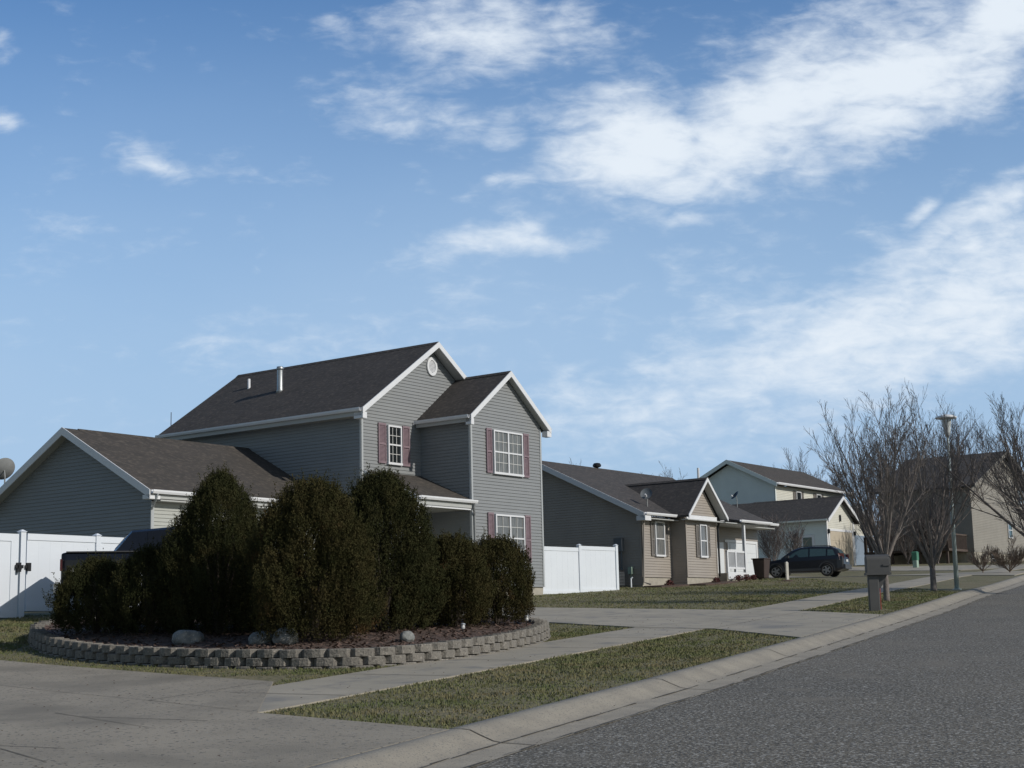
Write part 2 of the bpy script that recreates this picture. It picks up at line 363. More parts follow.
def drape(name, poly, off, m, step=1.0, depth=.05):
    bm = bmesh.new(); vs = [bm.verts.new((x, y, 0)) for x, y in poly]; bm.faces.new(vs)
    xs = [p[0] for p in poly]; ys = [p[1] for p in poly]
    for ax, lo, hi in ((0, min(xs), max(xs)), (1, min(ys), max(ys))):
        k = math.floor(lo/step)*step
        while k < hi:
            co = (k, 0, 0) if ax == 0 else (0, k, 0); no = (1, 0, 0) if ax == 0 else (0, 1, 0)
            bmesh.ops.bisect_plane(bm, geom=bm.verts[:]+bm.edges[:]+bm.faces[:], plane_co=co, plane_no=no); k += step
    bmesh.ops.recalc_face_normals(bm, faces=bm.faces)
    for f in bm.faces:
        if f.normal.z < 0: f.normal_flip()
    be = [e for e in bm.edges if e.is_boundary]
    r = bmesh.ops.extrude_edge_only(bm, edges=be)
    ev = {g for g in r['geom'] if isinstance(g, bmesh.types.BMVert)}
    for v in bm.verts: v.co.z = H(v.co.x, v.co.y)+off-(depth if v in ev else 0)
    me = bpy.data.meshes.new(name); bm.to_mesh(me); bm.free(); me.materials.append(MAT[m])
    o = bpy.data.objects.new(name, me); COL.objects.link(o); return tag(o, kind='structure')
DRIVE1 = [(4.66, 25.1), (7.72, 32.05), (6.52, 34.5), (5.25, 35.82), (.02, 40.24), (-3, 43.5), (-6.3, 48.6), (-10.3, 43), (-8.8, 38), (-9.3, 33), (-9.6, 30.2), (-5, 31.0), (-3, 32.6), (.63, 31.6), (2.31, 29.19), (3.65, 28.19)]
drape('driveway', DRIVE1, .023, 'concrete')
DRIVE2 = [(-.62, 13.45), (-2.61, 15.23), (-3.03, 18.85), (-8.02, 23.56), (-11.5, 26.6), (-16, 23), (-10, 12), (-5.6, 2.3)]
drape('side_driveway', DRIVE2, .022, 'aggregate')
drape('far_driveway', [(17.2, 70.5), (20.6, 62.6), (24.5, 71.4), (22.4, 73.6), (15.5, 78.5), (12, 88), (8, 85)], .026, 'concrete')
drape('cross_driveway', [(23.5, 80.0), (30.2, 81.5), (31.5, 85.5), (22, 91), (16, 96), (14, 92.5)], .026, 'concrete')
def groove(name, segs, off, wd):
    mb = MB()
    for a, b in segs:
        n = max(1, int(math.hypot(b[0]-a[0], b[1]-a[1])/.3)); dx, dy = b[0]-a[0], b[1]-a[1]; l = math.hypot(dx, dy); nx, ny = -dy/l, dx/l
        for k in range(n):
            w0 = wd*random.uniform(.5, 1.1); p = (a[0]+dx*k/n, a[1]+dy*k/n); q = (a[0]+dx*(k+1)/n, a[1]+dy*(k+1)/n)
            mb.quad(*[(x, y, H(x, y)+off) for x, y in ((p[0]-nx*w0, p[1]-ny*w0), (q[0]-nx*w0, q[1]-ny*w0), (q[0]+nx*w0, q[1]+ny*w0), (p[0]+nx*w0, p[1]+ny*w0))])
    return tag(mb.build(name, 'joint'), kind='structure')
groove('driveway_joints', [((1.0, 34.4), (3.81, 32.41)), ((3.65, 28.25), (6.5, 34.4)), ((4.6, 31.6), (2.35, 29.3)), ((5.35, 30.3), (3.0, 33.0))], .028, .007)
groove('side_driveway_joints', [((-5.32, 17.94), (-4.06, 16.74)), ((-4.06, 16.74), (-2.65, 15.3)), ((-4.74, 15.63), (-3.33, 14.02)), ((-4.34, 12.82), (-3.67, 11.91)), ((-4.06, 16.74), (-3.05, 18.8)), ((-7.5, 20.2), (-5.32, 17.94))], .027, .006)

# ------------------------------------------------------------------ grass blades (uncountable)
def inside(poly, x, y):
    c = False; n = len(poly)
    for i in range(n):
        x0, y0 = poly[i]; x1, y1 = poly[(i+1) % n]
        if (y0 > y) != (y1 > y) and x < (x1-x0)*(y-y0)/(y1-y0)+x0: c = not c
    return c
cl_np = np.array(CL); cn_np = np.array(CNRM)
def st_of(x, y):
    d = (cl_np[:, 0]-x)**2+(cl_np[:, 1]-y)**2; i = int(d.argmin())
    return i, (x-cl_np[i, 0])*cn_np[i, 0]+(y-cl_np[i, 1])*cn_np[i, 1]
PLANTER = [(-9.0, 28.3), (-8.75, 27.2), (-7.95, 25.2), (-7.0, 23.7), (-5.9, 22.5), (-4.75, 21.65), (-3.6, 21.1), (-2.7, 20.85), (-2.05, 20.9), (-1.45, 21.35), (-.9, 22.1), (-.35, 23.2), (.10, 24.35), (.42, 25.6), (.56, 26.9), (.45, 28.2), (.0, 29.3), (-1.2, 29.9), (-3.2, 30.1), (-5.5, 29.9), (-7.7, 29.5), (-8.7, 29.0)]
def is_lawn(x, y, m=0.0):
    i, t = st_of(x, y)
    if t < .01+m*.8: return False
    a, b = swt(i, 2.56), swt(i, 4.14)
    if a-m*.5 < t < b+m*.5: return False
    for P in (DRIVE1, DRIVE2, PLANTER):
        if inside(P, x, y): return False
    return True
def blades():
    px, py, hh = [], [], []
    regs = [(-3, 6.2, 13.4, 29, 105000, .026), (6, 13, 30, 46, 30000, .030), (-12, 3, 20, 31.8, 60000, .028), (-1, 13, 35, 70, 52000, .032), (-13, -8.5, 25, 33.5, 18000, .035)]
    for (x0, x1, y0, y1, n, h) in regs:
        for _ in range(n):
            y = y0+(y1-y0)*random.random()**1.25; x = random.uniform(x0, x1)
            cl = math.sin(x*3.1+1.7*math.sin(y*1.3))*math.sin(y*2.3+1.9*math.sin(x*1.1))+.6*math.sin(x*9.7+y*5.1)*math.sin(y*8.3-x*4.7)
            if cl < -.35 and random.random() < min(.5, -cl*.5): continue
            if is_lawn(x, y, random.gauss(-.012, .055)): px.append(x); py.append(y); hh.append(h*random.uniform(.5, 1.25)*(1+.35*max(-1, min(1, cl))))
    n = len(px); px = np.array(px); py = np.array(py); hh = np.array(hh)
    pz = np.array([H(a, b) for a, b in zip(px, py)])
    ang = rng.uniform(0, 2*np.pi, n); la = rng.uniform(0, 2*np.pi, n); lean = rng.uniform(.1, .9, n)*hh; wd = rng.uniform(.004, .009, n)*(1+py/40)
    v = np.zeros((n, 3, 3)); ox = np.cos(ang)*wd; oy = np.sin(ang)*wd
    v[:, 0] = np.stack([px-ox, py-oy, pz-.003], 1); v[:, 1] = np.stack([px+ox, py+oy, pz-.003], 1)
    v[:, 2] = np.stack([px+np.cos(la)*lean, py+np.sin(la)*lean, pz+hh], 1)
    me = bpy.data.meshes.new('grass'); me.vertices.add(3*n); me.vertices.foreach_set('co', v.reshape(-1))
    me.loops.add(3*n); me.loops.foreach_set('vertex_index', np.arange(3*n, dtype=np.int32)); me.polygons.add(n)
    me.polygons.foreach_set('loop_start', np.arange(0, 3*n, 3, dtype=np.int32)); me.update(calc_edges=True)
    me.materials.append(MAT['grass_blade']); o = bpy.data.objects.new('grass', me); COL.objects.link(o)
    tag(o, 'short dormant green and straw coloured grass of the lawns and verge', 'grass', kind='stuff')
blades()

def grit():
    mb = MB()
    for _ in range(2600):
        i = random.randrange(len(CL)-1); 
        if not (8 < CL[i][1] < 60): continue
        t = random.choice((-.84, -.84, -.52, -.5))+random.gauss(0, .05); k = random.random(); a, b = st(i, t), st(i+1, t); x = a[0]+(b[0]-a[0])*k; y = a[1]+(b[1]-a[1])*k
        z = H(x, y)+(-.098 if t < -.82 else (-.09 if t < -.45 else -.07))+.004; q = random.uniform(.003, .011); an = random.uniform(0, 6.28); c, d = math.cos(an)*q, math.sin(an)*q
        mb.quad((x-c, y-d, z), (x+d, y-c, z+q*.5), (x+c, y+d, z+.002), (x-d, y+c, z+q*.7))
    for _ in range(1500):
        x = random.uniform(-7, 9); y = random.uniform(11, 34); i, t = st_of(x, y)
        if t < -.3 or inside(PLANTER, x, y): continue
        z = H(x, y)+.03; q = random.uniform(.006, .018); an = random.uniform(0, 6.28); c, d = math.cos(an)*q, math.sin(an)*q
        mb.quad((x-c, y-d, z), (x+d*.6, y-c*.6, z+q*.4), (x+c, y+d, z+.003), (x-d*.6, y+c*.6, z+q*.5), m=1)
    tag(mb.build('leaf_litter', ['joint', 'bark_chip']), 'grit and bits of dead leaf scattered along the gutter and verge', 'litter', kind='stuff')
grit()

# ------------------------------------------------------------------ house helpers (local frame: x = along front, y = away from street)
class Wall:
    """origin (x,y), along a, outward n"""
    def __init__(s, o, a, n): s.o = o; s.a = a; s.n = n
    def p(s, t, d, z): return (s.o[0]+s.a[0]*t+s.n[0]*d, s.o[1]+s.a[1]*t+s.n[1]*d, z)
    def box(s, mb, t0, t1, z0, z1, d0, d1, m=0):
        pts = [s.p(t0, d0, z0), s.p(t1, d0, z0), s.p(t1, d1, z0), s.p(t0, d1, z0)]
        mb.hexa(pts+[(q[0], q[1], z1) for q in pts], m)
FRONT, LEFT, RIGHT, BACK = ((1, 0), (0, -1)), ((0, 1), (-1, 0)), ((0, 1), (1, 0)), ((1, 0), (0, 1))
def siding(mb, W, t0, t1, z0, z1, peak=None, course=.11, lip=.022, m=0, right_z=None):
    """lapped boards from t0..t1, z0..z1; peak=(t,z) adds a gable; cut=(t,z...)"""
    def span(z):
        if z <= z1 or peak is None: return (t0, t1)
        k = (z-z1)/(peak[1]-z1); k = min(k, 1)
        return (t0+(peak[0]-t0)*k, t1+(peak[0]-t1)*k)
    top = peak[1] if peak else z1; z = z0
    while z < top-.01:
        zt = min(z+course, top)
        for (za, zb) in (((z, z1), (z1, zt)) if (z < z1 < zt and peak) else ((z, zt),)):
            fa = lip*(1-(za-z)/course); fb = lip*(1-(zb-z)/course)*1.0
            a, b = span(za), span(zb)
            mb.quad(W.p(a[0], fa, za), W.p(a[1], fa, za), W.p(b[1], fb, zb), W.p(b[0], fb, zb), m=m)
        a = span(z); mb.quad(W.p(a[0], 0, z), W.p(a[1], 0, z), W.p(a[1], lip, z), W.p(a[0], lip, z), m=m)
        z += course
    # solid backing
    t = [W.p(t0, -.02, z0), W.p(t1, -.02, z0), W.p(t1, -.02, z1)]+([W.p(peak[0], -.02, peak[1])] if peak else [])+[W.p(t0, -.02, z1)]
    mb.quad(*t, m=m)
def window(root, W, t0, t1, z0, z1, sashes=1, cols=2, rows=2, pane='glass', d=.0, fw=.055, label=None, split=True):
    f = MB(); W.box(f, t0, t1, z1-fw, z1, d, d+.075); W.box(f, t0-.02, t1+.02, z0-.02, z0+fw, d, d+.085)
    W.box(f, t0, t0+fw, z0+fw, z1-fw, d, d+.075); W.box(f, t1-fw, t1, z0+fw, z1-fw, d, d+.075)
    wd = (t1-t0)/sashes
    for k in range(1, sashes): W.box(f, t0+wd*k-.035, t0+wd*k+.035, z0+fw, z1-fw, d, d+.07)
    zm = (z0+z1)/2
    if split: W.box(f, t0+fw, t1-fw, zm-.025, zm+.025, d, d+.062)
    fo = f.build('window', 'white_trim', root)
    if label: fo['label'] = label
    g = MB(); W.box(g, t0+fw, t1-fw, z0+fw, z1-fw, d+.005, d+.03); g.build('pane', pane, fo)
    if cols:
        q = MB()
        for k in range(sashes):
            a = t0+wd*k+(fw if k == 0 else .035); b = t0+wd*(k+1)-(fw if k == sashes-1 else .035)
            for c in range(1, cols): x = a+(b-a)*c/cols; W.box(q, x-.009, x+.009, z0+fw, z1-fw, d+.03, d+.045)
            for (za, zb) in ((z0+fw, zm-.025), (zm+.025, z1-fw)):
                for r in range(1, rows): zz = za+(zb-za)*r/rows; W.box(q, a, b, zz-.009, zz+.009, d+.03, d+.043)
        q.build('grille', 'sash_grille', fo)
    return fo
def shutter(root, W, t0, t1, z0, z1, m, d=.02):
    s = MB(); W.box(s, t0, t0+.045, z0, z1, d, d+.045); W.box(s, t1-.045, t1, z0, z1, d, d+.045); zm = z0+(z1-z0)*.48
    for a, b in ((z0, z0+.07), (zm-.03, zm+.03), (z1-.07, z1)): W.box(s, t0+.045, t1-.045, a, b, d, d+.045)
    z = z0+.08
    while z < z1-.09:
        if not zm-.06 < z < zm+.02:
            p = [W.p(t0+.045, d+.005, z), W.p(t1-.045, d+.005, z), W.p(t1-.045, d+.035, z), W.p(t0+.045, d+.035, z)]
            q = [W.p(t0+.045, d+.002, z+.035), W.p(t1-.045, d+.002, z+.035), W.p(t1-.045, d+.012, z+.035), W.p(t0+.045, d+.012, z+.035)]
            s.hexa(p+q)
        z += .04
    W.box(s, t0+.045, t1-.045, z0+.07, z1-.07, d-.01, d+.004)
    return s.build('shutter', m, root)
def gutter(mb, a, b, out, r=.11):
    """K-style gutter along a-b (top back edge), out = outward unit 2D"""
    a = Vector(a); b = Vector(b); o = Vector((out[0], out[1], 0)); z = Vector((0, 0, 1))
    prof = [(0, 0), (0, -r), (r*.75, -r), (r, -r*.45), (r, 0), (r-.012, 0), (r-.012, -r*.42), (r*.7, -r+.012), (.012, -r+.012), (.012, 0)]
    i = len(mb.v); n = len(prof)
    for e in (a, b): mb.v += [tuple(e+o*x+z*y) for x, y in prof]
    for k in range(n):
        j = (k+1) % n; mb.f.append((i+k, i+j, i+n+j, i+n+k)); mb.m.append(0)
    mb.f.append(tuple(i+k for k in range(n))); mb.m.append(0); mb.f.append(tuple(i+n+k for k in reversed(range(n)))); mb.m.append(0)
def ridge_cap(mb, a, b, wdir, w=.14, m=0):
    a = Vector(a); b = Vector(b); wd = Vector((wdir[0], wdir[1], 0))*w; z = Vector((0, 0, .025)); lo = Vector((0, 0, -w*.6))
    mb.hexa([a-wd+lo, b-wd+lo, b+wd+lo, a+wd+lo, a+z-wd*.05, b+z-wd*.05, b+z+wd*.05, a+z+wd*.05], m)
def dish(root_or_none, loc, az, el, r, m='dish_grey', label=None, lnb='white_trim', mast=.7, cat='satellite dish'):
    o = empty('satellite_dish', loc, az, label, cat, None)
    # pointing +y local, tilted up by el
    c = Vector((0, 0, mast)); n = Vector((0, math.cos(el), math.sin(el))); u = Vector((1, 0, 0)); v = u.cross(n)*-1
    mb = MB(); K, J = 7, 28
    for side in (0, 1):
        base = len(mb.v)
        for k in range(K):
            rr = r*k/(K-1)
            for j in range(J):
                a = 2*math.pi*j/J; mb.v.append(tuple(c+u*(rr*math.cos(a))+v*(rr*1.1*math.sin(a))+n*(.28*rr*rr/r+.10-side*.012)))
        for k in range(K-1):
            for j in range(J):
                a = base+k*J+j; b = base+k*J+(j+1) % J; mb.f.append((a, b, b+J, a+J)); mb.m.append(0)
    mb.build('reflector', m, o, smooth=True)
    mb = MB(); mb.tube([(0, 0, -.05), (0, 0, mast*.75), tuple(c+n*.08)], [.025, .025, .02]); mb.build('mast', 'dish_grey', o)
    e = c+n*(r*.95)-v*(r*.55)*(1 if v.z > 0 else -1)
    mb = MB(); mb.tube([tuple(c-v*r*.9*(1 if v.z > 0 else -1)+n*.2), tuple(e)], [.015, .015]); mb.build('feed_arm', 'dish_grey', o)
    mb = MB(); mb.tube([tuple(e-n*.07), tuple(e+n*.09)], [.05, .035]); mb.build('receiver', lnb, o)
    return o

# ------------------------------------------------------------------ HOUSE 1 (two storeys, grey siding)
C1 = (0.95, 53.0, 1.19)
h1 = empty('two_storey_house', C1, DANG, 'large grey two storey house with mauve shutters behind the evergreen shrubs', 'house')
wl = MB(); wing_front = Wall((0, 0), *FRONT); main_front = Wall((0, 2.15), *FRONT)
siding(wl, wing_front, -4.06, 0, .24, 5.98, peak=(-2.03, 7.45))
siding(wl, Wall((-4.06, 0), *LEFT), 0, 2.15, .1, 5.95)
siding(wl, Wall((0, 0), *RIGHT), 0, 2.15, .24, 5.85)
siding(wl, main_front, -7.09, .03, .2, 6.10, peak=(-3.52, 8.54))
siding(wl, Wall((-7.09, 2.15), *LEFT), 0, 9.15, .1, 5.90)
siding(wl, Wall((.05, 2.15), *RIGHT), 0, 9.15, .24, 5.90)
siding(wl, Wall((0, 11.3), *BACK), -7.09, .05, .2, 5.9, peak=(-3.52, 8.42))
wall = wl.build('wall', 'siding_grey', h1)
fd = MB(); fd.box(-4.05, -.01, .03, 2.3, -1.6, .25); fd.box(-7.08, .04, 2.17, 11.28, -1.6, .25); fd.build('foundation', 'foundation', h1)
ct = MB()
for x, y, z in ((-.01, 0, 5.8), (-4.05, 0, 5.75), (-7.08, 2.15, 5.82), (.04, 2.15, 5.85)):
    s = 1 if x > -1 else -1; q = -.025
    ct.box(min(x, x+s*.035)-.05*(s > 0), max(x, x+s*.035)+.05*(s < 0), y-.035, y-.002, .24, z); ct.box(min(x+s*.002, x+s*.045), max(x+s*.002, x+s*.045), y-.001, y+.06, .24, z)
build_split(ct, 'corner_trim', 'corner_grey', h1)
rf = MB()
def gable_roof(mb, xr, zr, xl, zl, xrr, zrr, y0, y1, th=.10, m=0):     # ridge along y
    mb.slab([(xl, y0, zl), (xr, y0, zr), (xr, y1, zr), (xl, y1, zl)][::-1], th, m)
    mb.slab([(xr+.002, y0, zr), (xrr, y0, zrr), (xrr, y1, zrr), (xr+.002, y1, zr)][::-1], th, m)
    ridge_cap(mb, (xr, y0, zr), (xr, y1, zr), (1, 0))
gable_roof(rf, -3.52, 8.70, -7.50, 5.99, .46, 5.99, 1.74, 11.65)
# wing roof, running back until it meets the main roof face and wall
rf.slab([(-4.36, -.25, 5.87), (-2.03, -.25, 7.62), (-2.03, 3.0, 7.62), (-4.36, 2.14, 5.87)][::-1], .10)
rf.slab([(-2.028, -.25, 7.62), (.32, -.25, 5.84), (.32, 2.5, 5.84), (-2.028, 4.3, 7.62)][::-1], .10)
ridge_cap(rf, (-2.03, -.25, 7.62), (-2.03, 1.74, 7.62), (1, 0))
roof = rf.build('roof', 'shingle_dark', h1)
pr = MB()     # porch roof
pr.slab([(-6.95, -.12, 3.03), (-4.08, -.12, 3.03), (-4.08, 2.13, 4.02), (-6.95, 2.13, 4.02)], .09)
pr.build('porch_roof', 'shingle_brown', h1)
gr = MB()     # garage roof, ridge along x
gr.slab([(-14.86, 3.28, 2.98), (-7.10, 3.28, 2.98), (-7.10, 7.34, 5.18), (-14.86, 7.34, 5.18)], .10)
gr.slab([(-14.86, 7.342, 5.18), (-7.10, 7.342, 5.18), (-7.10, 11.4, 2.98), (-14.86, 11.4, 2.98)], .10)
ridge_cap(gr, (-14.3, 7.34, 5.18), (-7.1, 7.34, 5.18), (0, 1), .15)
gr.build('garage_roof', 'shingle_brown', h1)
tr = MB()
def rakes(mb, xr, zr, xl, zl, xrr, zrr, y, h=.2, t=.035):
    mb.beam((xl, y, zl+.012), (xr, y, zr+.012), (0, -t, 0), h); mb.beam((xr, y, zr+.012), (xrr, y, zrr+.012), (0, -t, 0), h)
rakes(tr, -3.52, 8.70, -7.50, 5.99, .46, 5.99, 1.738)
rakes(tr, -2.03, 7.62, -4.36, 5.87, .32, 5.84, -.252)
# eave return boxes
tr.box(-7.50, -7.30, 1.71, 2.10, 5.66, 5.86); tr.box(-4.36, -4.2, -.28, -.05, 5.56, 5.76); tr.box(.06, .32, -.28, -.05, 5.53, 5.73)
tr.beam((-6.97, -.12, 3.05), (-6.97, 2.13, 4.04), (-.035, 0, 0), .2)
tr.box(-6.93, -4.1, -.08, .0, 2.72, 2.93)      # porch beam
build_split(tr, 'rake_trim', 'white_trim', h1)
t2 = MB()
t2.beam((-14.865, 3.28, 3.0), (-14.865, 7.34, 5.2), (-.035, 0, 0), .24); t2.beam((-14.865, 7.34, 5.2), (-14.865, 11.4, 3.0), (-.035, 0, 0), .24)
t2.box(-14.9, -14.5, 3.28, 3.58, 2.74, 2.86)
build_split(t2, 'garage_rake_trim', 'white_trim', h1)
sf = MB()
sf.box(-7.46, -7.10, 2.1, 11.3, 5.76, 5.80)
sf.slab([(-7.44, 1.75, 5.90), (-3.52, 1.75, 8.58), (-3.52, 2.13, 8.58), (-7.44, 2.13, 5.90)][::-1], .03)
sf.slab([(-3.52, 1.75, 8.58), (.44, 1.75, 5.88), (.44, 2.13, 5.88), (-3.52, 2.13, 8.58)][::-1], .03)
sf.slab([(-4.34, -.24, 5.76), (-2.03, -.24, 7.50), (-2.03, -.02, 7.50), (-4.34, -.02, 5.76)][::-1], .03)
sf.slab([(-2.03, -.24, 7.50), (.30, -.24, 5.72), (.30, -.02, 5.72), (-2.03, -.02, 7.50)][::-1], .03)
sf.box(-4.33, -4.07, .02, 2.1, 5.68, 5.72); sf.box(-6.9, -4.1, .02, 2.12, 2.74, 2.78)
sf.slab([(-14.85, 3.3, 2.87), (-14.85, 7.34, 5.07), (-14.50, 7.34, 5.07), (-14.50, 3.3, 2.87)], .03); sf.slab([(-14.85, 7.34, 5.07), (-14.85, 11.38, 2.87), (-14.50, 11.38, 2.87), (-14.50, 7.34, 5.07)], .03)
sf.box(-14.45, -7.1, 3.32, 3.63, 2.70, 2.74)
sf.build('soffit', 'soffit', h1)
gt = MB()
gutter(gt, (-7.51, 1.76, 6.0), (-7.51, 11.6, 6.0), (-1, 0)); gutter(gt, (-4.37, -.22, 5.88), (-4.37, 2.1, 5.88), (-1, 0)); gutter(gt, (-6.95, -.13, 3.05), (-4.0, -.13, 3.05), (0, -1))
gutter(gt, (-14.85, 3.27, 3.0), (-7.15, 3.27, 3.0), (0, -1)); gutter(gt, (.33, -.22, 5.86), (.33, 2.1, 5.86), (1, 0))
build_split(gt, 'gutter', 'white_trim', h1)
fc = MB(); fc.box(-7.50, -7.47, 1.76, 11.6, 5.75, 5.89); fc.box(-4.36, -4.33, -.22, 2.1, 5.65, 5.77); fc.box(-14.8, -7.12, 3.29, 3.32, 2.76, 2.88); fc.box(-6.93, -4.1, -.11, -.085, 2.78, 2.94); build_split(fc, 'fascia', 'soffit', h1)
ds = MB()
ds.tube([(-4.15, -.2, 2.95), (-4.15, -.16, 2.8), (-4.0, -.07, 2.55), (-3.98, -.07, .1), (-3.9, -.3, 0)], [.04]*5, 6)
ds.build('downspout', 'siding_grey', h1)
ds = MB(); ds.tube([(-14.66, 3.2, 2.9), (-14.66, 3.25, 2.75), (-14.55, 3.60, 2.45), (-14.55, 3.60, -.5)], [.032]*4, 6); ds.build('downspout', 'corner_grey', h1)
ds = MB(); ds.tube([(.05, 2.0, 5.8), (.08, .12, 5.6), (.08, .12, .1)], [.04]*3, 6); ds.build('downspout', 'white_trim', h1)
gw = MB(); gfront = Wall((0, 3.64), *FRONT)
siding(gw, gfront, -14.5, -7.1, -.4, 2.72, m=1); siding(gw, Wall((-14.5, 3.64), *LEFT), 0, 7.4, -.6, 3.05, peak=(3.70, 5.05), m=0)
siding(gw, Wall((0, 11.04), *BACK), -14.5, -7.1, -.4, 2.72)
gw.build('garage_wall', ['siding_grey', 'siding_garage'], h1)
gt2 = MB(); gt2.box(-14.55, -14.45, 3.595, 3.625, -.5, 2.7); gt2.build('garage_corner_trim', 'corner_grey', h1)
gd = MB(); gfront.box(gd, -13.0, -8.2, -.5, 1.85, .03, .06)
for k in range(4): gfront.box(gd, -12.98, -8.22, -.45+k*.57, .05+k*.57, .06, .075)
gd.build('garage_door', 'garage_white', h1)
wl2 = MB(); wl2.lathe((-13.55, 3.42, 1.6), [(.03, -.02), (.07, 0), (.09, .2), (.05, .27), (.01, .32)], 8); wl2.box(-13.6, -13.5, 3.44, 3.62, 1.68, 1.8); build_split(wl2, 'wall_lantern', 'dark_metal', h1)
window(h1, main_front, -5.84, -5.15, 4.32, 5.62, 1, 3, 2, 'glass', .022)
shutter(h1, main_front, -6.30, -5.92, 4.32, 5.66, 'shutter_mauve', .022); shutter(h1, main_front, -5.07, -4.70, 4.30, 5.66, 'shutter_mauve', .022)
window(h1, wing_front, -2.86, -1.18, 4.04, 5.53, 2, 3, 2, 'curtain_glass', .022)
shutter(h1, wing_front, -3.23, -2.93, 4.04, 5.56, 'shutter_mauve', .022); shutter(h1, wing_front, -1.10, -.78, 4.02, 5.56, 'shutter_mauve', .022)
window(h1, wing_front, -2.84, -1.18, 1.08, 2.66, 2, 2, 2, 'curtain_glass', .022)
shutter(h1, wing_front, -3.23, -2.92, 1.08, 2.70, 'shutter_mauve', .022); shutter(h1, wing_front, -1.10, -.78, 1.06, 2.70, 'shutter_mauve', .022)
mb = MB()    # octagonal-look round gable vent
def disc(mb, W, t, z, r0, r1, d0, d1, n=20):
    b = len(mb.v)
    for d in (d0, d1):
        for r in (r0, r1):
            for j in range(n): a = 2*math.pi*j/n; mb.v.append(W.p(t+r*math.cos(a)*.92, d, z+r*math.sin(a)*1.1))
    for j in range(n):
        k = (j+1) % n
        for (p, q) in ((0, 1), (1, 3), (3, 2), (2, 0)): mb.f.append((b+p*n+j, b+p*n+k, b+q*n+k, b+q*n+j)); mb.m.append(0)
disc(mb, main_front, -3.44, 7.90, .20, .30, 0.0, .07)
for k in range(-4, 5):
    z = 7.90+k*.045; hw = .2*math.sqrt(max(0, 1-(k*.045/.24)**2)); main_front.box(mb, -3.44-hw, -3.44+hw, z-.012, z+.012, .02, .05)
main_front.box(mb, -3.6, -3.28, 7.72, 8.08, .02, .026)
mb.build('gable_vent', 'white_trim', h1)
mb = MB(); mb.box(-6.93, -6.80, -.06, .07, -.1, 2.75); mb.build('porch_post', 'white_trim', h1)
mb = MB(); mb.box(-6.95, -4.1, 0, 2.1, -.3, .12); mb.build('porch_floor', 'concrete', h1)
mb = MB(); main_front.box(mb, -5.9, -4.95, .15, 2.2, .02, .06); mb.build('front_door', 'garage_white', h1)
def on_roof(px, py):      # point where the left slope of the main roof lies
    r = ray(px, py); c = Vector(C1)
    f = lambda t: ((r*t-c).z-8.70)-.683*(((r*t-c).x*DX+(r*t-c).y*DY)+3.52)
    a, b = 40., 80.
    t = a-f(a)*(b-a)/(f(b)-f(a)); q = r*t-c
    return q.x*DX+q.y*DY, -q.x*DY+q.y*DX, q.z
q = on_roof(280, 391); mb = MB(); mb.lathe((q[0], q[1], q[2]-.1), [(.16, 0), (.11, .15), (.105, .85), (.105, .87), (.135, .88), (.14, .92), (.12, .95), (.12, .98), (.02, 1.0)], 14); mb.build('flue_pipe', 'galvanised', h1, smooth=True)
q = on_roof(249, 388); mb = MB(); mb.lathe((q[0], q[1], q[2]-.08), [(.09, 0), (.055, .08), (.05, .42), (.045, .42)], 10); mb.build('vent_pipe', 'white_trim', h1, smooth=True)
a = at(171, 427, 75); mb = MB(); mb.tube([(0, 0, -3), (0, 0, .75)], [.035, .02], 5); o = mb.build('antenna', 'dark_metal'); o.location = a; tag(o, 'thin antenna mast standing behind the far end of the grey house', 'antenna')
p = at(5, 474, 47.2)
dish(None, (p.x, p.y, p.z-.55), R(38), R(35), .36, label='large grey satellite dish at the far left behind the garage gable', mast=.62)

# ------------------------------------------------------------------ HOUSE 2 (tan ranch)
C2 = (5.19, 62.0, 1.57)
h2 = empty('ranch_house', C2, DANG, 'tan single storey ranch house with small front gable beside the white fence panels', 'house')
w2 = MB(); a0 = Wall((0, 0), *FRONT); bf = Wall((0, -.72), *FRONT)
siding(w2, a0, 0, 2.36, .42, 2.92)
siding(w2, Wall((0, 0), *LEFT), 0, 10.2, .1, 3.08, peak=(5.1, 5.50))
siding(w2, Wall((2.36, -.72), *LEFT), 0, .72, .1, 2.95)
siding(w2, bf, 2.36, 5.05, .42, 3.15, peak=(3.72, 4.52))
siding(w2, Wall((5.05, -.72), *RIGHT), 0, 2.2, .3, 2.95)
siding(w2, Wall((0, 1.4), *FRONT), 5.05, 6.3, .4, 3.0)
siding(w2, Wall((0, .45), *FRONT), 6.3, 11.3, .4, 3.0)
siding(w2, Wall((11.3, .45), *RIGHT), 0, 9.7, .4, 3.0)
w2.build('wall', 'siding_tan', h2)
fd = MB(); fd.box(.01, 2.4, .03, 10, -.9, .42); fd.box(2.37, 5.04, -.69, .5, -.9, .42); fd.box(5.0, 11.29, .5, 10, -.9, .4); fd.build('foundation', 'foundation', h2)
ct = MB()
for W, t in ((a0, .0), (bf, 2.36), (bf, 4.97)): W.box(ct, t, t+.08, .42, 2.92, .005, .035)
ct.box(-.03, 0, 0, .08, .42, 2.9); build_split(ct, 'corner_trim', 'siding_tan', h2)
r2 = MB()
zr, ze = 5.64, 3.0
r2.slab([(-.45, -.45, ze), (11.6, -.45, ze), (11.6, 5.1, zr), (-.45, 5.1, zr)], .1)
r2.slab([(-.45, 5.102, zr), (11.6, 5.102, zr), (11.6, 10.6, ze), (-.45, 10.6, ze)], .1)
ridge_cap(r2, (-.45, 5.1, zr), (11.6, 5.1, zr), (0, 1), .15)
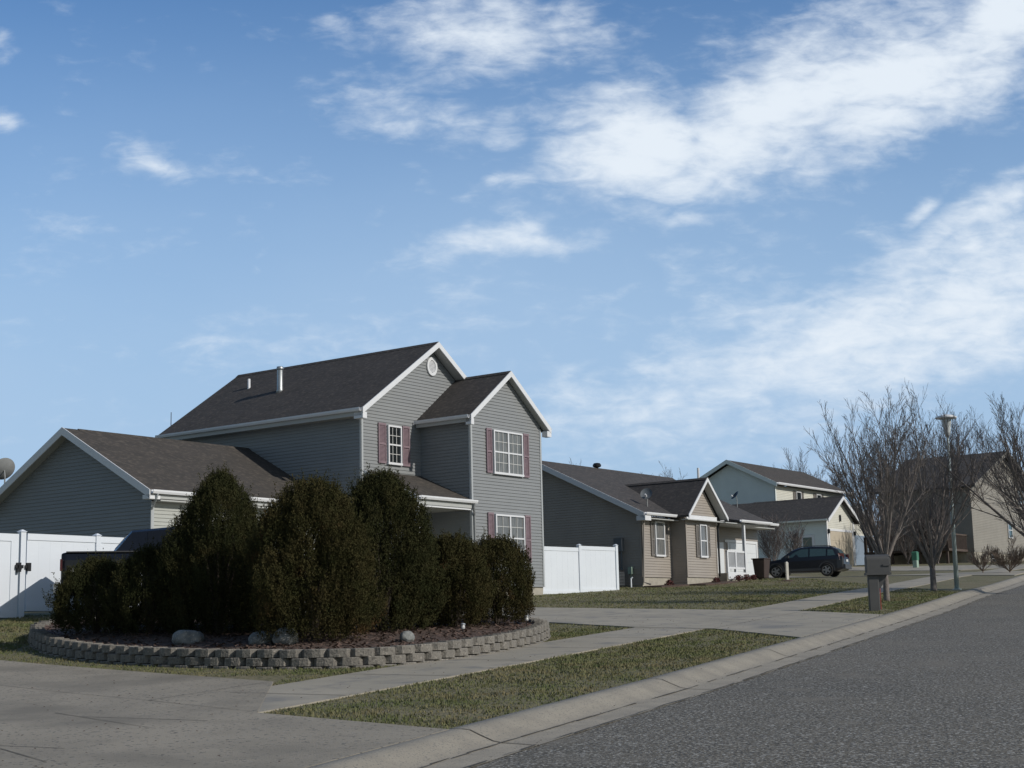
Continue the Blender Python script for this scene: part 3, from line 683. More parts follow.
# cross gable
r2.slab([(2.02, -1.10, 3.0), (3.78, -1.10, 4.66), (3.78, 4.0, 4.66), (2.02, .0, 3.0)][::-1], .09)
r2.slab([(3.782, -1.10, 4.66), (5.50, -1.10, 3.02), (5.50, .0, 3.02), (3.782, 4.0, 4.66)][::-1], .09)
ridge_cap(r2, (3.78, -1.1, 4.66), (3.78, 3.55, 4.66), (1, 0), .12)
r2.slab([(6.2, -1.3, 2.93), (9.2, -1.3, 2.93), (9.2, -.4, 3.10), (6.2, -.4, 3.10)], .09)
r2.build('roof', 'shingle_grey', h2)
t = MB()
t.beam((-.455, -.45, ze+.02), (-.455, 5.1, zr+.02), (-.035, 0, 0), .24); t.beam((-.455, 5.1, zr+.02), (-.455, 10.6, ze+.02), (-.035, 0, 0), .24); t.box(-.49, -.02, -.5, -.08, 2.70, 2.90)
rakes(t, 3.78, 4.66, 2.02, 3.0, 5.50, 3.02, -1.102, .16, .035)
t.box(2.4, 5.05, -.80, -.735, 2.86, 3.04)     # band under the small gable
build_split(t, 'rake_trim', 'white_trim', h2)
s = MB(); s.box(-.42, 2.36, -.42, 0, 2.78, 2.82); s.box(2.05, 5.45, -1.05, -.74, 2.80, 2.84)
s.slab([(2.1, -1.08, 2.98), (3.78, -1.08, 4.55), (3.78, -.75, 4.55), (2.1, -.75, 2.98)][::-1], .03); s.slab([(3.78, -1.08, 4.55), (5.45, -1.08, 2.98), (5.45, -.75, 2.98), (3.78, -.75, 4.55)][::-1], .03)
s.slab([(-.44, -.42, 2.9), (-.44, 5.1, 5.52), (-.02, 5.1, 5.52), (-.02, -.42, 2.9)], .03); s.box(5.1, 9.1, -1.2, -.4, 2.78, 2.82); s.box(5.1, 11.5, -.38, .42, 2.80, 2.84)
s.build('soffit', 'soffit', h2)
g = MB(); gutter(g, (-.45, -.46, 3.03), (2.2, -.46, 3.03), (0, -1)); gutter(g, (5.5, -.46, 3.05), (11.6, -.46, 3.05), (0, -1)); gutter(g, (6.2, -1.31, 2.96), (9.2, -1.31, 2.96), (0, -1)); build_split(g, 'gutter', 'white_trim', h2)
d_ = MB(); d_.tube([(.05, -.4, 2.95), (.0, -.12, 2.65), (-.06, -.07, .2), (-.06, -.4, .1)], [.04]*4, 6); d_.build('downspout', 'siding_tan', h2)
d_ = MB(); d_.tube([(5.12, -.9, 2.95), (5.12, -.79, 2.6), (5.12, -.79, .5), (5.3, -1.2, .42)], [.045]*4, 6); d_.build('downspout', 'dark_metal', h2)
window(h2, a0, .98, 1.74, 1.30, 2.74, 1, 0, 0, 'curtain_glass', .022); shutter(h2, a0, .68, .93, 1.30, 2.72, 'shutter_taupe', .022); shutter(h2, a0, 1.80, 2.05, 1.30, 2.72, 'shutter_taupe', .022)
window(h2, bf, 3.50, 4.10, 1.28, 2.68, 1, 0, 0, 'curtain_glass', .022); shutter(h2, bf, 3.20, 3.44, 1.28, 2.66, 'shutter_taupe', .022); shutter(h2, bf, 4.16, 4.40, 1.28, 2.66, 'shutter_taupe', .022)
gf2 = Wall((0, .45), *FRONT)
m_ = MB(); gf2.box(m_, 8.35, 11.0, .35, 2.10, .03, .05)
for k in range(4): gf2.box(m_, 8.40, 10.95, .38+k*.43, .78+k*.43, .05, .065)
m_.build('garage_door', 'garage_white', h2)
m_ = MB(); gf2.box(m_, 7.95, 11.15, 2.12, 2.24, .02, .06); gf2.box(m_, 11.02, 11.14, .35, 2.12, .02, .06); gf2.box(m_, 8.2, 8.32, .35, 2.12, .02, .06); build_split(m_, 'garage_door_trim', 'white_trim', h2)
m_ = MB(); gf2.box(m_, 6.9, 7.8, .55, 2.10, .03, .06); m_.build('front_door', 'garage_white', h2)
m_ = MB(); m_.box(5.1, 6.85, -1.15, .45, -.3, .62); m_.build('porch_floor', 'concrete', h2)
m_ = MB(); m_.box(6.78, 6.90, -1.2, -1.08, .5, 2.85); m_.build('porch_post', 'white_trim', h2)
m_ = MB()
m_.box(5.15, 6.78, -1.17, -1.09, 1.52, 1.60); m_.box(5.15, 6.78, -1.17, -1.09, .80, .88); m_.box(5.9, 6.0, -1.18, -1.08, .62, 1.6); m_.box(5.15, 5.25, -1.18, -1.08, .62, 1.6)
for k in range(15): x = 5.3+k*.1; m_.box(x-.018, x+.018, -1.15, -1.11, .88, 1.52)
m_.box(5.15, 6.85, -1.19, -1.16, .35, .66)
m_.build('porch_railing', 'white_trim', h2)
m_ = MB(); m_.lathe((4.7, 5.1, 5.6), [(.04, 0), (.05, .06), (.19, .12), (.2, .2), (.14, .28), (.02, .3)], 12); m_.build('roof_ventilator', 'dark_metal', h2)
# meters on the shaded side wall
sw = Wall((0, 0), *LEFT)
m_ = MB(); sw.box(m_, .85, 1.25, 1.50, 2.05, .02, .2); m_.build('electric_meter', 'meter_grey', h2)
m_ = MB()
for tt in (.93, 1.17): m_.tube([(-.12, tt, 1.50), (-.12, tt, 0.1)], [.045, .045], 6)
build_split(m_, 'conduit', 'meter_grey', h2)
m_ = MB(); sw.box(m_, .42, .60, .55, .85, .06, .2); m_.tube([(-.12, .5, .55), (-.12, .5, -.2)], [.025, .025], 6); m_.build('gas_meter', 'util_pale', h2)
def loc2(u, v, z, C=C2): return (C[0]+DX*u-DY*v, C[1]+DY*u+DX*v, C[2]+z)
p = at(647, 499, 63.2); dish(None, (p.x, p.y, p.z-.42), R(165), R(30), .25, label='grey satellite dish on the ranch house roof beside its small gable', mast=.55, m='meter_grey')
# AC unit beside the fence
q = loc2(-1.0, .9, 0); ac = empty('air_conditioner', (q[0], q[1], H(q[0], q[1])), DANG, 'dark low air conditioning unit beside the ranch house side wall', 'air conditioner')
m_ = MB(); m_.box(-.38, .38, -.38, .38, .03, .68); m_.build('cabinet', 'dark_metal', ac)
m_ = MB()
for k in range(9): m_.box(-.39, .39, -.395, .395, .1+k*.06, .115+k*.06)
m_.build('louvre', 'meter_grey', ac)
m_ = MB(); m_.lathe((0, 0, .68), [(.34, 0), (.34, .04), (.05, .06)], 16); m_.build('fan_guard', 'dark_metal', ac)
q = loc2(-.55, .25, 0); mb = MB(); mb.tube([(0, 0, -.1), (0, 0, .36), (.08, 0, .42)], [.035, .035, .035], 8)
o = mb.build('standpipe', 'pvc_white'); o.location = (q[0], q[1], H(q[0], q[1])); tag(o, 'short white plastic pipe standing at the corner of the ranch house', 'pipe')

# ------------------------------------------------------------------ HOUSE 3 (cream, two storeys with garage wing)
K3 = 98/84
g3 = at(858, 566, 98)
h3 = empty('cream_house', (g3.x, g3.y, g3.z), DANG, 'cream two storey house with garage wing and beige garage door behind the parked car', 'house')
w3 = MB(); gfr = Wall((0, 0), *FRONT)
siding(w3, gfr, -4.55, -.45, -.4, 2.95, peak=(-2.45, 4.25), m=0)
siding(w3, Wall((-4.55, 0), *LEFT), 0, 7.6, -.6, 2.9, m=1)
siding(w3, Wall((-.45, 0), *RIGHT), 0, 7.6, -.4, 2.9)
w3.build('garage_wall', ['siding_cream', 'cream_shade_side'], h3)
r3 = MB()
r3.slab([(-5.0, -.35, 2.80), (-2.5, -.35, 4.37), (-2.5, 7.6, 4.37), (-5.0, 7.6, 2.80)][::-1], .1); r3.slab([(-2.498, -.35, 4.37), (.05, -.35, 2.80), (.05, 7.6, 2.80), (-2.498, 7.6, 4.37)][::-1], .1)
ridge_cap(r3, (-2.5, -.35, 4.37), (-2.5, 6, 4.37), (1, 0), .15)
r3.build('garage_roof', 'shingle_grey', h3)
t = MB(); rakes(t, -2.5, 4.37, -5.0, 2.80, .05, 2.80, -.352, .22, .04); t.box(-4.6, -4.45, -.06, -.02, -.4, 2.8); t.box(-.55, -.40, -.06, -.02, -.4, 2.8)
t.box(-4.3, -.62, -.07, -.03, 2.12, 2.26); t.box(-4.36, -4.22, -.07, -.03, -.4, 2.12); t.box(-.75, -.62, -.07, -.03, -.4, 2.12)
build_split(t, 'rake_trim', 'white_trim', h3)
m_ = MB(); gutter(m_, (-5.01, -.3, 2.82), (-5.01, 7.5, 2.82), (-1, 0)); build_split(m_, 'gutter', 'cream_shade_side', h3)
m_ = MB(); gfr.box(m_, -4.2, -.76, -.3, 2.11, .025, .045)
for k in range(4): gfr.box(m_, -4.17, -.79, -.27+k*.6, .28+k*.6, .045, .06)
m_.build('garage_door', 'garage_tan', h3)
m_ = MB(); lw = Wall((-4.55, 0), *LEFT); lw.box(m_, .85, 1.75, -.2, 1.9, .022, .06); do = m_.build('side_door', 'white_trim', h3)
m_ = MB(); lw.box(m_, 1.0, 1.6, .85, 1.75, .06, .07); m_.build('pane', 'glass_blue', do)
m_ = MB(); lw.box(m_, 2.0, 2.15, 1.75, 2.0, .022, .15); build_split(m_, 'wall_lantern', 'dark_metal', h3)
m_ = MB()
for x in (-4.47, -.48): gfr.box(m_, x-.1+.02, x+.1+.02, 1.95, 2.2, .065, .16)
build_split(m_, 'wall_lantern', 'dark_metal', h3)
m_ = MB(); gfr.box(m_, -2.58, -2.42, 2.78, 3.18, .02, .1); m_.build('wall_ornament', 'dark_metal', h3)
# the two storey block behind: find local coordinates through the same projection
def loc3(px, py, Y):
    q = at(px, py, Y)-Vector(g3); return (q.x*DX+q.y*DY, -q.x*DY+q.y*DX, q.z)
E3 = loc3(779.5, 483, 100.5)      # eave corner
uw, vw, ze3 = E3
pk3 = None
best = 1e9
for Yk in np.arange(100, 118, .1):
    q = loc3(727, 460, Yk)
    if abs(q[0]-(uw-.35)) < best: best = abs(q[0]-(uw-.35)); pk3 = q
vr, zr3 = pk3[1], pk3[2]
dep = 2*(vr-vw)
w = MB(); L3 = 11.5
siding(w, Wall((uw, vw+.4), *LEFT), 0, dep-.8, -1, ze3-.1, peak=((dep-.8)/2, zr3-.28), m=1)
siding(w, Wall((0, vw+.4), *FRONT), uw, uw+L3, -1, ze3-.12, m=0)
siding(w, Wall((uw+L3, vw+.4), *RIGHT), 0, dep-.8, -1, ze3-.1, peak=((dep-.8)/2, zr3-.28), m=0)
w.build('wall', ['siding_cream', 'cream_shade_side'], h3)
r = MB(); r.slab([(uw-.4, vw, ze3), (uw+L3+.3, vw, ze3), (uw+L3+.3, vr, zr3), (uw-.4, vr, zr3)], .1); r.slab([(uw-.4, vr+.002, zr3), (uw+L3+.3, vr+.002, zr3), (uw+L3+.3, vr+dep/2, ze3), (uw-.4, vr+dep/2, ze3)], .1)
r.build('roof', 'shingle_brown', h3)
t = MB(); t.beam((uw-.405, vw, ze3+.02), (uw-.405, vr, zr3+.02), (-.035, 0, 0), .28); t.beam((uw-.405, vr, zr3+.02), (uw-.405, vr+dep/2, ze3+.02), (-.035, 0, 0), .28)
t.box(uw-.02, uw+.12, vw+.33, vw+.375, 0, ze3-.15); build_split(t, 'rake_trim', 'cream_shade_side', h3)
m_ = MB(); gutter(m_, (uw-.4, vw-.01, ze3+.03), (uw+L3+.3, vw-.01, ze3+.03), (0, -1), .14); build_split(m_, 'gutter', 'white_trim', h3)
uf = Wall((0, vw+.4), *FRONT)
def u3(px):
    r_ = ray(px, 497); n_ = Vector((-DY, DX, 0)); o_ = Vector(g3)+n_*(vw+.4); q_ = r_*(o_.dot(n_)/r_.dot(n_))-Vector(g3); return q_.x*DX+q_.y*DY
for tt in (u3(798)-.38, u3(818)-.38):
    window(h3, uf, tt, tt+.75, ze3-1.5, ze3-.35, 1, 0, 0, 'glass', .022); shutter(h3, uf, tt-.42, tt-.06, ze3-1.5, ze3-.3, 'shutter_taupe', .022); shutter(h3, uf, tt+.81, tt+1.17, ze3-1.5, ze3-.3, 'shutter_taupe', .022)
q = loc3(698.5, 478, 107); m_ = MB(); m_.tube([(q[0], q[1], q[2]-1.0), (q[0], q[1], q[2]+.72)], [.1, .09], 8); m_.build('vent_pipe', 'white_trim', h3)
p = at(737, 500, 96.5); dish(None, (p.x, p.y, p.z-.45), R(105), R(40), .30, label='small grey satellite dish standing against the shaded wall of the cream house', mast=.65, m='dark_metal')
p = at(738, 507, 96.5)

# ------------------------------------------------------------------ HOUSE 4 (further, shaded blue door) and HOUSE 5 (beige with deck)
def simple_house(name, label, o, rz, W, DEP, ze, zr, mats, roofm, base=-1, over=.4):
    h = empty(name, o, rz, label, 'house'); w = MB()
    siding(w, Wall((0, 0), *FRONT), 0, W, base, ze, peak=(W/2, zr-.12), m=0); siding(w, Wall((0, 0), *LEFT), 0, DEP, base, ze, m=1)
    siding(w, Wall((W, 0), *RIGHT), 0, DEP, base, ze, m=0); siding(w, Wall((0, DEP), *BACK), 0, W, base, ze, peak=(W/2, zr-.12), m=0); w.build('wall', mats, h)
    k = over*(zr-ze)/(W/2)
    r = MB(); r.slab([(-over, -over, ze-k+.1), (W/2, -over, zr+.1), (W/2, DEP+over, zr+.1), (-over, DEP+over, ze-k+.1)][::-1], .12)
    r.slab([(W/2+.002, -over, zr+.1), (W+over, -over, ze-k+.1), (W+over, DEP+over, ze-k+.1), (W/2+.002, DEP+over, zr+.1)][::-1], .12); r.build('roof', roofm, h)
    t = MB(); rakes(t, W/2, zr+.12, -over, ze-k+.12, W+over, ze-k+.12, -over-.002, .26, .04); t.build('rake_trim', mats[2] if len(mats) > 2 else 'white_trim', h)
    return h
p = at(840, 562, 118)
h4 = simple_house('white_house', 'distant white gabled house with blue door behind the cream garage', (p.x, p.y, p.z), DANG, 6.4, 9, 2.9, 4.5, ['siding_cream', 'blue_door_shade_wall'], 'shingle_dark', -1)
m_ = MB(); hw = Wall((0, 0), *FRONT); hw.box(m_, 2.6, 5.6, -.6, 2.2, .03, .08); m_.build('garage_door', 'blue_door_shade_wall', h4)
p5 = at(975.5, 567.6, 100)
h5 = simple_house('beige_house', 'beige two storey house with wooden deck behind the street lamp', (p5.x, p5.y, p5.z), DANG, 14.0, 6.4, 5.5, 8.2, ['siding_beige', 'siding_beige', 'siding_beige'], 'shingle_dark', 1.05, .45)
m_ = MB(); m_.box(.02, 13.9, .02, 6.3, -1.5, 1.06); m_.build('foundation', 'foundation', h5)
f5 = Wall((0, 0), *FRONT)
def l5(px, py):
    r = ray(px, py); n = Vector((-DY, DX, 0)); q = r*(p5.dot(n)/r.dot(n))-p5; return q.x*DX+q.y*DY, q.z
a = l5(1016.7, 488.3); b = l5(1023.6, 504.7); window(h5, f5, a[0], a[0]+1.7, b[1], a[1], 2, 2, 2, 'glass_blue', .022)
a = l5(1006.7, 522); b = l5(1011.8, 538.4); window(h5, f5, a[0], b[0], b[1], a[1], 1, 0, 0, 'glass_blue', .022)
window(h5, f5, 3.2, 4.0, .4, .95, 1, 2, 1, 'glass_blue', .0)
m_ = MB(); l5w = Wall((0, 0), *LEFT); l5w.box(m_, 2.0, 3.9, 1.4, 3.4, .022, .06); m_.build('patio_door', 'glass', h5)
dk = MB(); dk.box(-3.6, -.03, .4, 6.2, 1.05, 1.2)
for y in np.arange(.5, 6.2, 1.85):
    dk.box(-3.55, -3.4, y, y+.15, -1.5, 2.2)
dk.box(-3.58, -3.48, .4, 6.2, 2.1, 2.2); dk.box(-3.58, -.03, .4, .5, 2.1, 2.2)
for k in range(48): dk.box(-3.55, -3.51, .45+k*.12, .49+k*.12, 1.2, 2.1)
for k in range(29): dk.box(-3.5+k*.12, -3.46+k*.12, .43, .47, 1.2, 2.1)
dk.build('deck', 'deck_wood', h5)

# ------------------------------------------------------------------ fences
def fence_panel(mb, x0, x1, z0, z1, top=.14):
    mb.box(x0, x1, -.022, .022, z0+.14, z1-top); mb.box(x0, x1, -.04, .04, z1-top, z1); mb.box(x0, x1, -.04, .04, z0, z0+.14)
    n = int((x1-x0)/.28)
    for k in range(1, n): x = x0+(x1-x0)*k/n; mb.box(x-.003, x+.003, -.0235, .0235, z0+.14, z1-top)
def fence_post(root, x, z0, z1, wd=.13):
    mb = MB(); mb.box(x-wd/2, x+wd/2, -wd/2, wd/2, z0, z1); po = mb.build('post', 'pvc_white', root)
    mb = MB(); a = wd/2+.02; mb.hexa([(x-a, -a, z1), (x+a, -a, z1), (x+a, a, z1), (x-a, a, z1), (x-.02, -.02, z1+.05), (x+.02, -.02, z1+.05), (x+.02, .02, z1+.05), (x-.02, .02, z1+.05)]); mb.build('post_cap', 'pvc_white', po)
# left fence with gate
fo = at(19.5, 619, 32.65); LF = empty('vinyl_fence', (fo.x, fo.y, fo.z), DANG, 'white vinyl privacy fence standing behind the dark pickup truck', 'fence')
mb = MB(); fence_panel(mb, .12, 1.95, .17, 1.84); mb.build('panel', 'pvc_white', LF); mb = MB(); fence_panel(mb, 2.08, 3.9, .25, 1.84); mb.build('panel', 'pvc_white', LF)
for x in (0, 2.01, 3.96): fence_post(LF, x, -.2, 1.87 if x == 0 else 1.86)
GT = empty('vinyl_gate', (fo.x, fo.y, fo.z), DANG, 'white vinyl fence gate with black latch at the left edge', 'gate')
mb = MB(); x0, x1 = -1.45, -.10
mb.box(x0, x1, -.022, .022, .10, 1.80); mb.box(x0, x1, -.04, .04, 1.66, 1.82); mb.box(x0, x1, -.04, .04, .03, .17); mb.box(x0, x0+.17, -.04, .04, .17, 1.66); mb.box(x1-.19, x1, -.04, .04, .17, 1.66)
mb.build('gate_panel', 'pvc_white', GT)
mb = MB(); mb.box(-.19, -.02, -.12, -.035, 1.08, 1.15); mb.box(-.16, -.1, -.15, -.04, 1.0, 1.2); mb.build('latch', 'dark_metal', GT)
mb = MB(); mb.box(.04, .17, -.12, -.035, 1.08, 1.15); mb.box(.08, .16, -.14, -.04, 1.02, 1.2); mb.build('latch', 'dark_metal', LF)
fence_post(GT, -1.52, -.2, 1.87)
mb = MB(); fence_panel(mb, -5.4, -1.59, .05, 1.84); mb.build('panel', 'pvc_white', GT)
# right fence by house 1
q = (C1[0]+DX*.12-DY*.55, C1[1]+DY*.12+DX*.55); zf = H(*q)
RF = empty('vinyl_fence', (q[0], q[1], zf), DANG+R(0), 'two white vinyl fence panels joining the grey house to the ranch house yard', 'fence')
e = at(617, 592, 57.0); 
ln = math.hypot(e.x-q[0], e.y-q[1]); RF.rotation_euler = (0, 0, math.atan2(e.y-q[1], e.x-q[0]))
hf = ln*.545
mb = MB(); fence_panel(mb, .06, hf-.06, .02, 1.72); mb.build('panel', 'pvc_white', RF)
mb = MB(); fence_panel(mb, hf+.06, ln-.06, .10, 1.79); mb.build('panel', 'pvc_white', RF)
fence_post(RF, 0, -.3, 1.76); fence_post(RF, hf, -.3, 1.81); fence_post(RF, ln, -.3, 1.86)

# ------------------------------------------------------------------ planter bed
def poly_len(P):
    return [math.hypot(P[(i+1) % len(P)][0]-P[i][0], P[(i+1) % len(P)][1]-P[i][1]) for i in range(len(P))]
def resample(P, step):
    Ls = poly_len(P); tot = sum(Ls); n = int(tot/step); out = []; k = 0; acc = 0
    for j in range(n):
        s = tot*j/n
        while acc+Ls[k] < s: acc += Ls[k]; k += 1
        f = (s-acc)/Ls[k]; a = P[k]; b = P[(k+1) % len(P)]; out.append((a[0]+(b[0]-a[0])*f, a[1]+(b[1]-a[1])*f))
    return out
def chaikin(P, n=2):
    for _ in range(n):
        Q = []
        for i in range(len(P)):
            a = P[i]; b = P[(i+1) % len(P)]; Q += [(a[0]*.75+b[0]*.25, a[1]*.75+b[1]*.25), (a[0]*.25+b[0]*.75, a[1]*.25+b[1]*.75)]
        P = Q
    return P
PL = chaikin(PLANTER, 2)
c0 = (-4, 26)
bed = empty('planter_bed', (0, 0, 0), 0, 'curved raised bed edged with two visible courses of grey retaining wall blocks', 'planter')
wb = MB(); BL, BH = .352, .118
for course in range(3):
    ins = .015*course; P = resample(PL, BL); n = len(P)
    # offset by half a block on alternate courses
    if course % 2: P = [((P[i][0]+P[(i+1) % n][0])/2, (P[i][1]+P[(i+1) % n][1])/2) for i in range(n)]
    for i in range(n):
        a = P[i]; b = P[(i+1) % n]; dx, dy = b[0]-a[0], b[1]-a[1]; l = math.hypot(dx, dy); tx, ty = dx/l, dy/l; ox, oy = ty, -tx
        mx, my = (a[0]+b[0])/2, (a[1]+b[1])/2
        if (mx-c0[0])*ox+(my-c0[1])*oy < 0: ox, oy = -ox, -oy
        gp = .006; zz = H(mx, my)-.080+course*BH; j = random.uniform(-.006, .006); dd = .20
        def pt(s, o): return (a[0]+tx*s+ox*(o-ins+j), a[1]+ty*s+oy*(o-ins+j))
        h = l/2; rr = .05+random.uniform(-.008, .012)     # split three-faceted front
        ring = [pt(gp, -.04), pt(gp+.055, rr*.7), pt(h, rr), pt(l-gp-.055, rr*.7), pt(l-gp, -.04), pt(l-gp-.02, -dd), pt(gp+.02, -dd)]
        zb, zt = zz+.002, zz+BH-.004+random.uniform(-.002, .002); bi = len(wb.v)
        cx_ = sum(r_[0] for r_ in ring)/7; cy_ = sum(r_[1] for r_ in ring)/7
        wb.v += [(x, y, zb) for x, y in ring]+[(x, y, zt-.012) for x, y in ring]+[(x+(cx_-x)*.07, y+(cy_-y)*.07, zt) for x, y in ring]
        for k in range(7):
            k2 = (k+1) % 7; wb.f.append((bi+k, bi+k2, bi+7+k2, bi+7+k)); wb.m.append(0); wb.f.append((bi+7+k, bi+7+k2, bi+14+k2, bi+14+k)); wb.m.append(0)
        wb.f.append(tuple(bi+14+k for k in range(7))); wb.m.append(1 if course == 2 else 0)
wb.build('block_wall', ['block', 'block_top'], bed)
inner = [(x+(c0[0]-x)*.022, y+(c0[1]-y)*.022) for x, y in PL]
mb = MB(); rings = 9; n = len(inner)
for k in range(rings+1):
    f = k/rings
    for x, y in inner:
        X = x+(c0[0]-x)*f; Y = y+(c0[1]-y)*f; mb.v.append((X, Y, H(X, Y)+.205+.10*math.sin(min(1, f*2.5)*math.pi/2)+random.uniform(-.012, .012)))
for k in range(rings):
    for i in range(n):
        j = (i+1) % n; mb.f.append((k*n+i, k*n+j, (k+1)*n+j, (k+1)*n+i)); mb.m.append(0)
for _ in range(5200):       # bark chips
    i = random.randrange(n); f = random.random()**1.6*.55; x = inner[i][0]+(c0[0]-inner[i][0])*f+random.uniform(-.12, .12); y = inner[i][1]+(c0[1]-inner[i][1])*f+random.uniform(-.12, .12)
    if not inside(inner, x, y): continue
    z = H(x, y)+.215+.10*math.sin(min(1, f*2.5)*math.pi/2); a = random.uniform(0, 6.28); s = random.uniform(.015, .05); t_ = random.uniform(-.02, .02)
    c, d = math.cos(a)*s, math.sin(a)*s; e_, g_ = -math.sin(a)*s*.35, math.cos(a)*s*.35
    mb.quad((x-c-e_, y-d-g_, z-t_), (x+c-e_, y+d-g_, z+t_), (x+c+e_, y+d+g_, z+t_+.008), (x-c+e_, y-d+g_, z-t_+.01), m=1)
mb.build('mulch', ['mulch', 'bark_chip'], bed)
# black edging roll at the right rear
mb = MB(); e0 = [(-.2, 29.0), (.05, 28.2), (.17, 27.3), (.12, 26.6)]
mb.tube([(x, y, H(x, y)+.34) for x, y in e0], [.035]*4, 8); tag(mb.build('garden_edging', 'black_plastic'), 'black plastic edging roll lying in the right end of the raised bed', 'edging')

# shrubs
def soil(x, y): return H(x, y)+.28
def shrub(px, Y, hgt, rad, label, m='yew', taper=.55, seed=1, ncl=1500, squash=1.0, top=.92):
    rg = np.random.default_rng(seed); p = at(px, 600, Y); zb = soil(p.x, p.y)
    root = empty('evergreen_shrub', (p.x, p.y, zb), 0, label, 'shrub', 'evergreen shrubs in the raised bed')
    ph = rg.uniform(0, 6.28, 8)
    def prof(t):   # radius factor with height 0..1
        return np.where(t < .36, .78+.22*np.sin(np.clip(t/.36, 0, 1)*np.pi/2), np.power(np.clip(1-(np.clip((t-.36)/.64, 0, 1))**1.75, 0, 1), taper))
    def lump(a, t):
        return 1+.13*np.sin(3*a+ph[0]+3*t)+.10*np.sin(5*a+ph[1]-6*t)+.07*np.sin(9*a+ph[2]+9*t)+.04*np.sin(14*t+2*a+ph[3])+.03*np.sin(23*t-6*a+ph[4])
    n = ncl; t = rg.uniform(0, 1, n)**.85; a = rg.uniform(0, 2*np.pi, n); s = np.where(rg.uniform(0, 1, n) < .66, rg.uniform(.84, 1.0, n), rg.uniform(.45, .85, n))
    rr = rad*prof(t)*lump(a, t)*s; cx = rr*np.cos(a); cy = rr*np.sin(a)*squash; cz = t*hgt*top
    # outward-up spray direction
    dx = np.cos(a)*(.55-.35*t); dy = np.sin(a)*(.55-.35*t); dz = .85+.5*t*np.ones(n)
    dx *= .75; dy *= .75; dx += rg.normal(0, .15, n); dy += rg.normal(0, .15, n); dz += rg.normal(0, .15, n); dl = np.sqrt(dx*dx+dy*dy+dz*dz); D = np.stack([dx, dy, dz], 1)/dl[:, None]
    ln = rg.uniform(.12, .28, n)*(.8+.25*hgt/2.5); ln = np.where(rg.uniform(0, 1, n) < .08, ln*1.55, ln); M_ = 40
    k = np.tile(np.linspace(0, 1, M_), (n, 1)); base = np.stack([cx, cy, cz], 1)[:, None, :]+D[:, None, :]*(k*ln[:, None])[:, :, None]
    sp = (.055*(1-.65*k))[:, :, None]*rg.normal(0, 1, (n, M_, 3)); tipd = D[:, None, :]*.9+rg.normal(0, .45, (n, M_, 3)); tipd /= np.linalg.norm(tipd, axis=2)[:, :, None]
    L_ = rg.uniform(.018, .040, (n, M_))[:, :, None]; b0 = (base+sp*.5).reshape(-1, 3); td = tipd.reshape(-1, 3); LL = L_.reshape(-1, 1)
    side = np.cross(td, rg.normal(0, 1, td.shape)); side /= np.linalg.norm(side, axis=1)[:, None]; wd = rg.uniform(.005, .0095, (len(td), 1))
    V = np.stack([b0, b0+td*LL*.5+side*wd, b0+td*LL, b0+td*LL*.5-side*wd], 1).reshape(-1, 3); V[:, 2] = np.maximum(V[:, 2], .0)
    nq = len(td); me = bpy.data.meshes.new('foliage'); me.vertices.add(len(V)); me.vertices.foreach_set('co', V.reshape(-1)); me.loops.add(4*nq)
    me.loops.foreach_set('vertex_index', np.arange(4*nq, dtype=np.int32)); me.polygons.add(nq); me.polygons.foreach_set('loop_start', np.arange(0, 4*nq, 4, dtype=np.int32)); me.update(calc_edges=True)
    me.materials.append(MAT[m]); o = bpy.data.objects.new('foliage', me); COL.objects.link(o); o.parent = root
    mb = MB()
    for q in range(9):
        aa = q*.7+ph[5]; r1 = rad*.55*random.uniform(.3, 1); mb.tube([(0, 0, -.1), (r1*.35*math.cos(aa), r1*.35*math.sin(aa), hgt*.25), (r1*math.cos(aa), r1*math.sin(aa), hgt*.65)], [.035, .028, .01], 5)
    mb.build('stem', 'stem', root)
    return root
shrub(219, 24.3, 2.62, .84, 'tall pointed dark evergreen shrub left of the three tall ones in the bed', 'yew', .70, 1, 3800)
shrub(314, 22.5, 2.36, .86, 'tall round topped evergreen shrub in the middle with rusty patches', 'yew_brown', .46, 2, 4300)
shrub(382, 24.4, 2.58, .82, 'tall dark evergreen shrub in front of the grey house porch', 'yew', .50, 3, 3800)
shrub(97, 25.6, 1.14, .74, 'low spreading evergreen shrub at the left end of the bed', 'yew', .6, 4, 1800)
shrub(150, 24.8, 1.34, .70, 'low dark evergreen shrub below the pickup cab', 'yew', .6, 5, 1700)
shrub(454, 25.4, 1.46, .64, 'medium brownish evergreen shrub right of the tall ones', 'yew_brown', .45, 6, 2000)
shrub(497, 26.5, 1.42, .64, 'rightmost evergreen shrub leaning outward at the end of the bed', 'yew_brown', .42, 7, 2000)
shrub(272, 25.6, 1.9, .72, 'dark evergreen shrub filling the gap behind the tall shrubs', 'yew', .6, 8, 1600)
shrub(348, 25.0, 2.0, .66, 'dark evergreen shrub wedged behind the round topped and the right tall shrub', 'yew', .55, 10, 1900)
shrub(238, 25.3, 1.8, .70, 'dark evergreen shrub low behind the pointed one', 'yew', .6, 11, 1900)
shrub(420, 25.6, 1.5, .60, 'low dark evergreen shrub between the right tall one and the medium brownish one', 'yew', .55, 12, 1700)
shrub(190, 26.2, 1.45, .6, 'shadowed evergreen shrub behind the pointed shrub beside the pickup cab', 'yew', .6, 9, 1300)

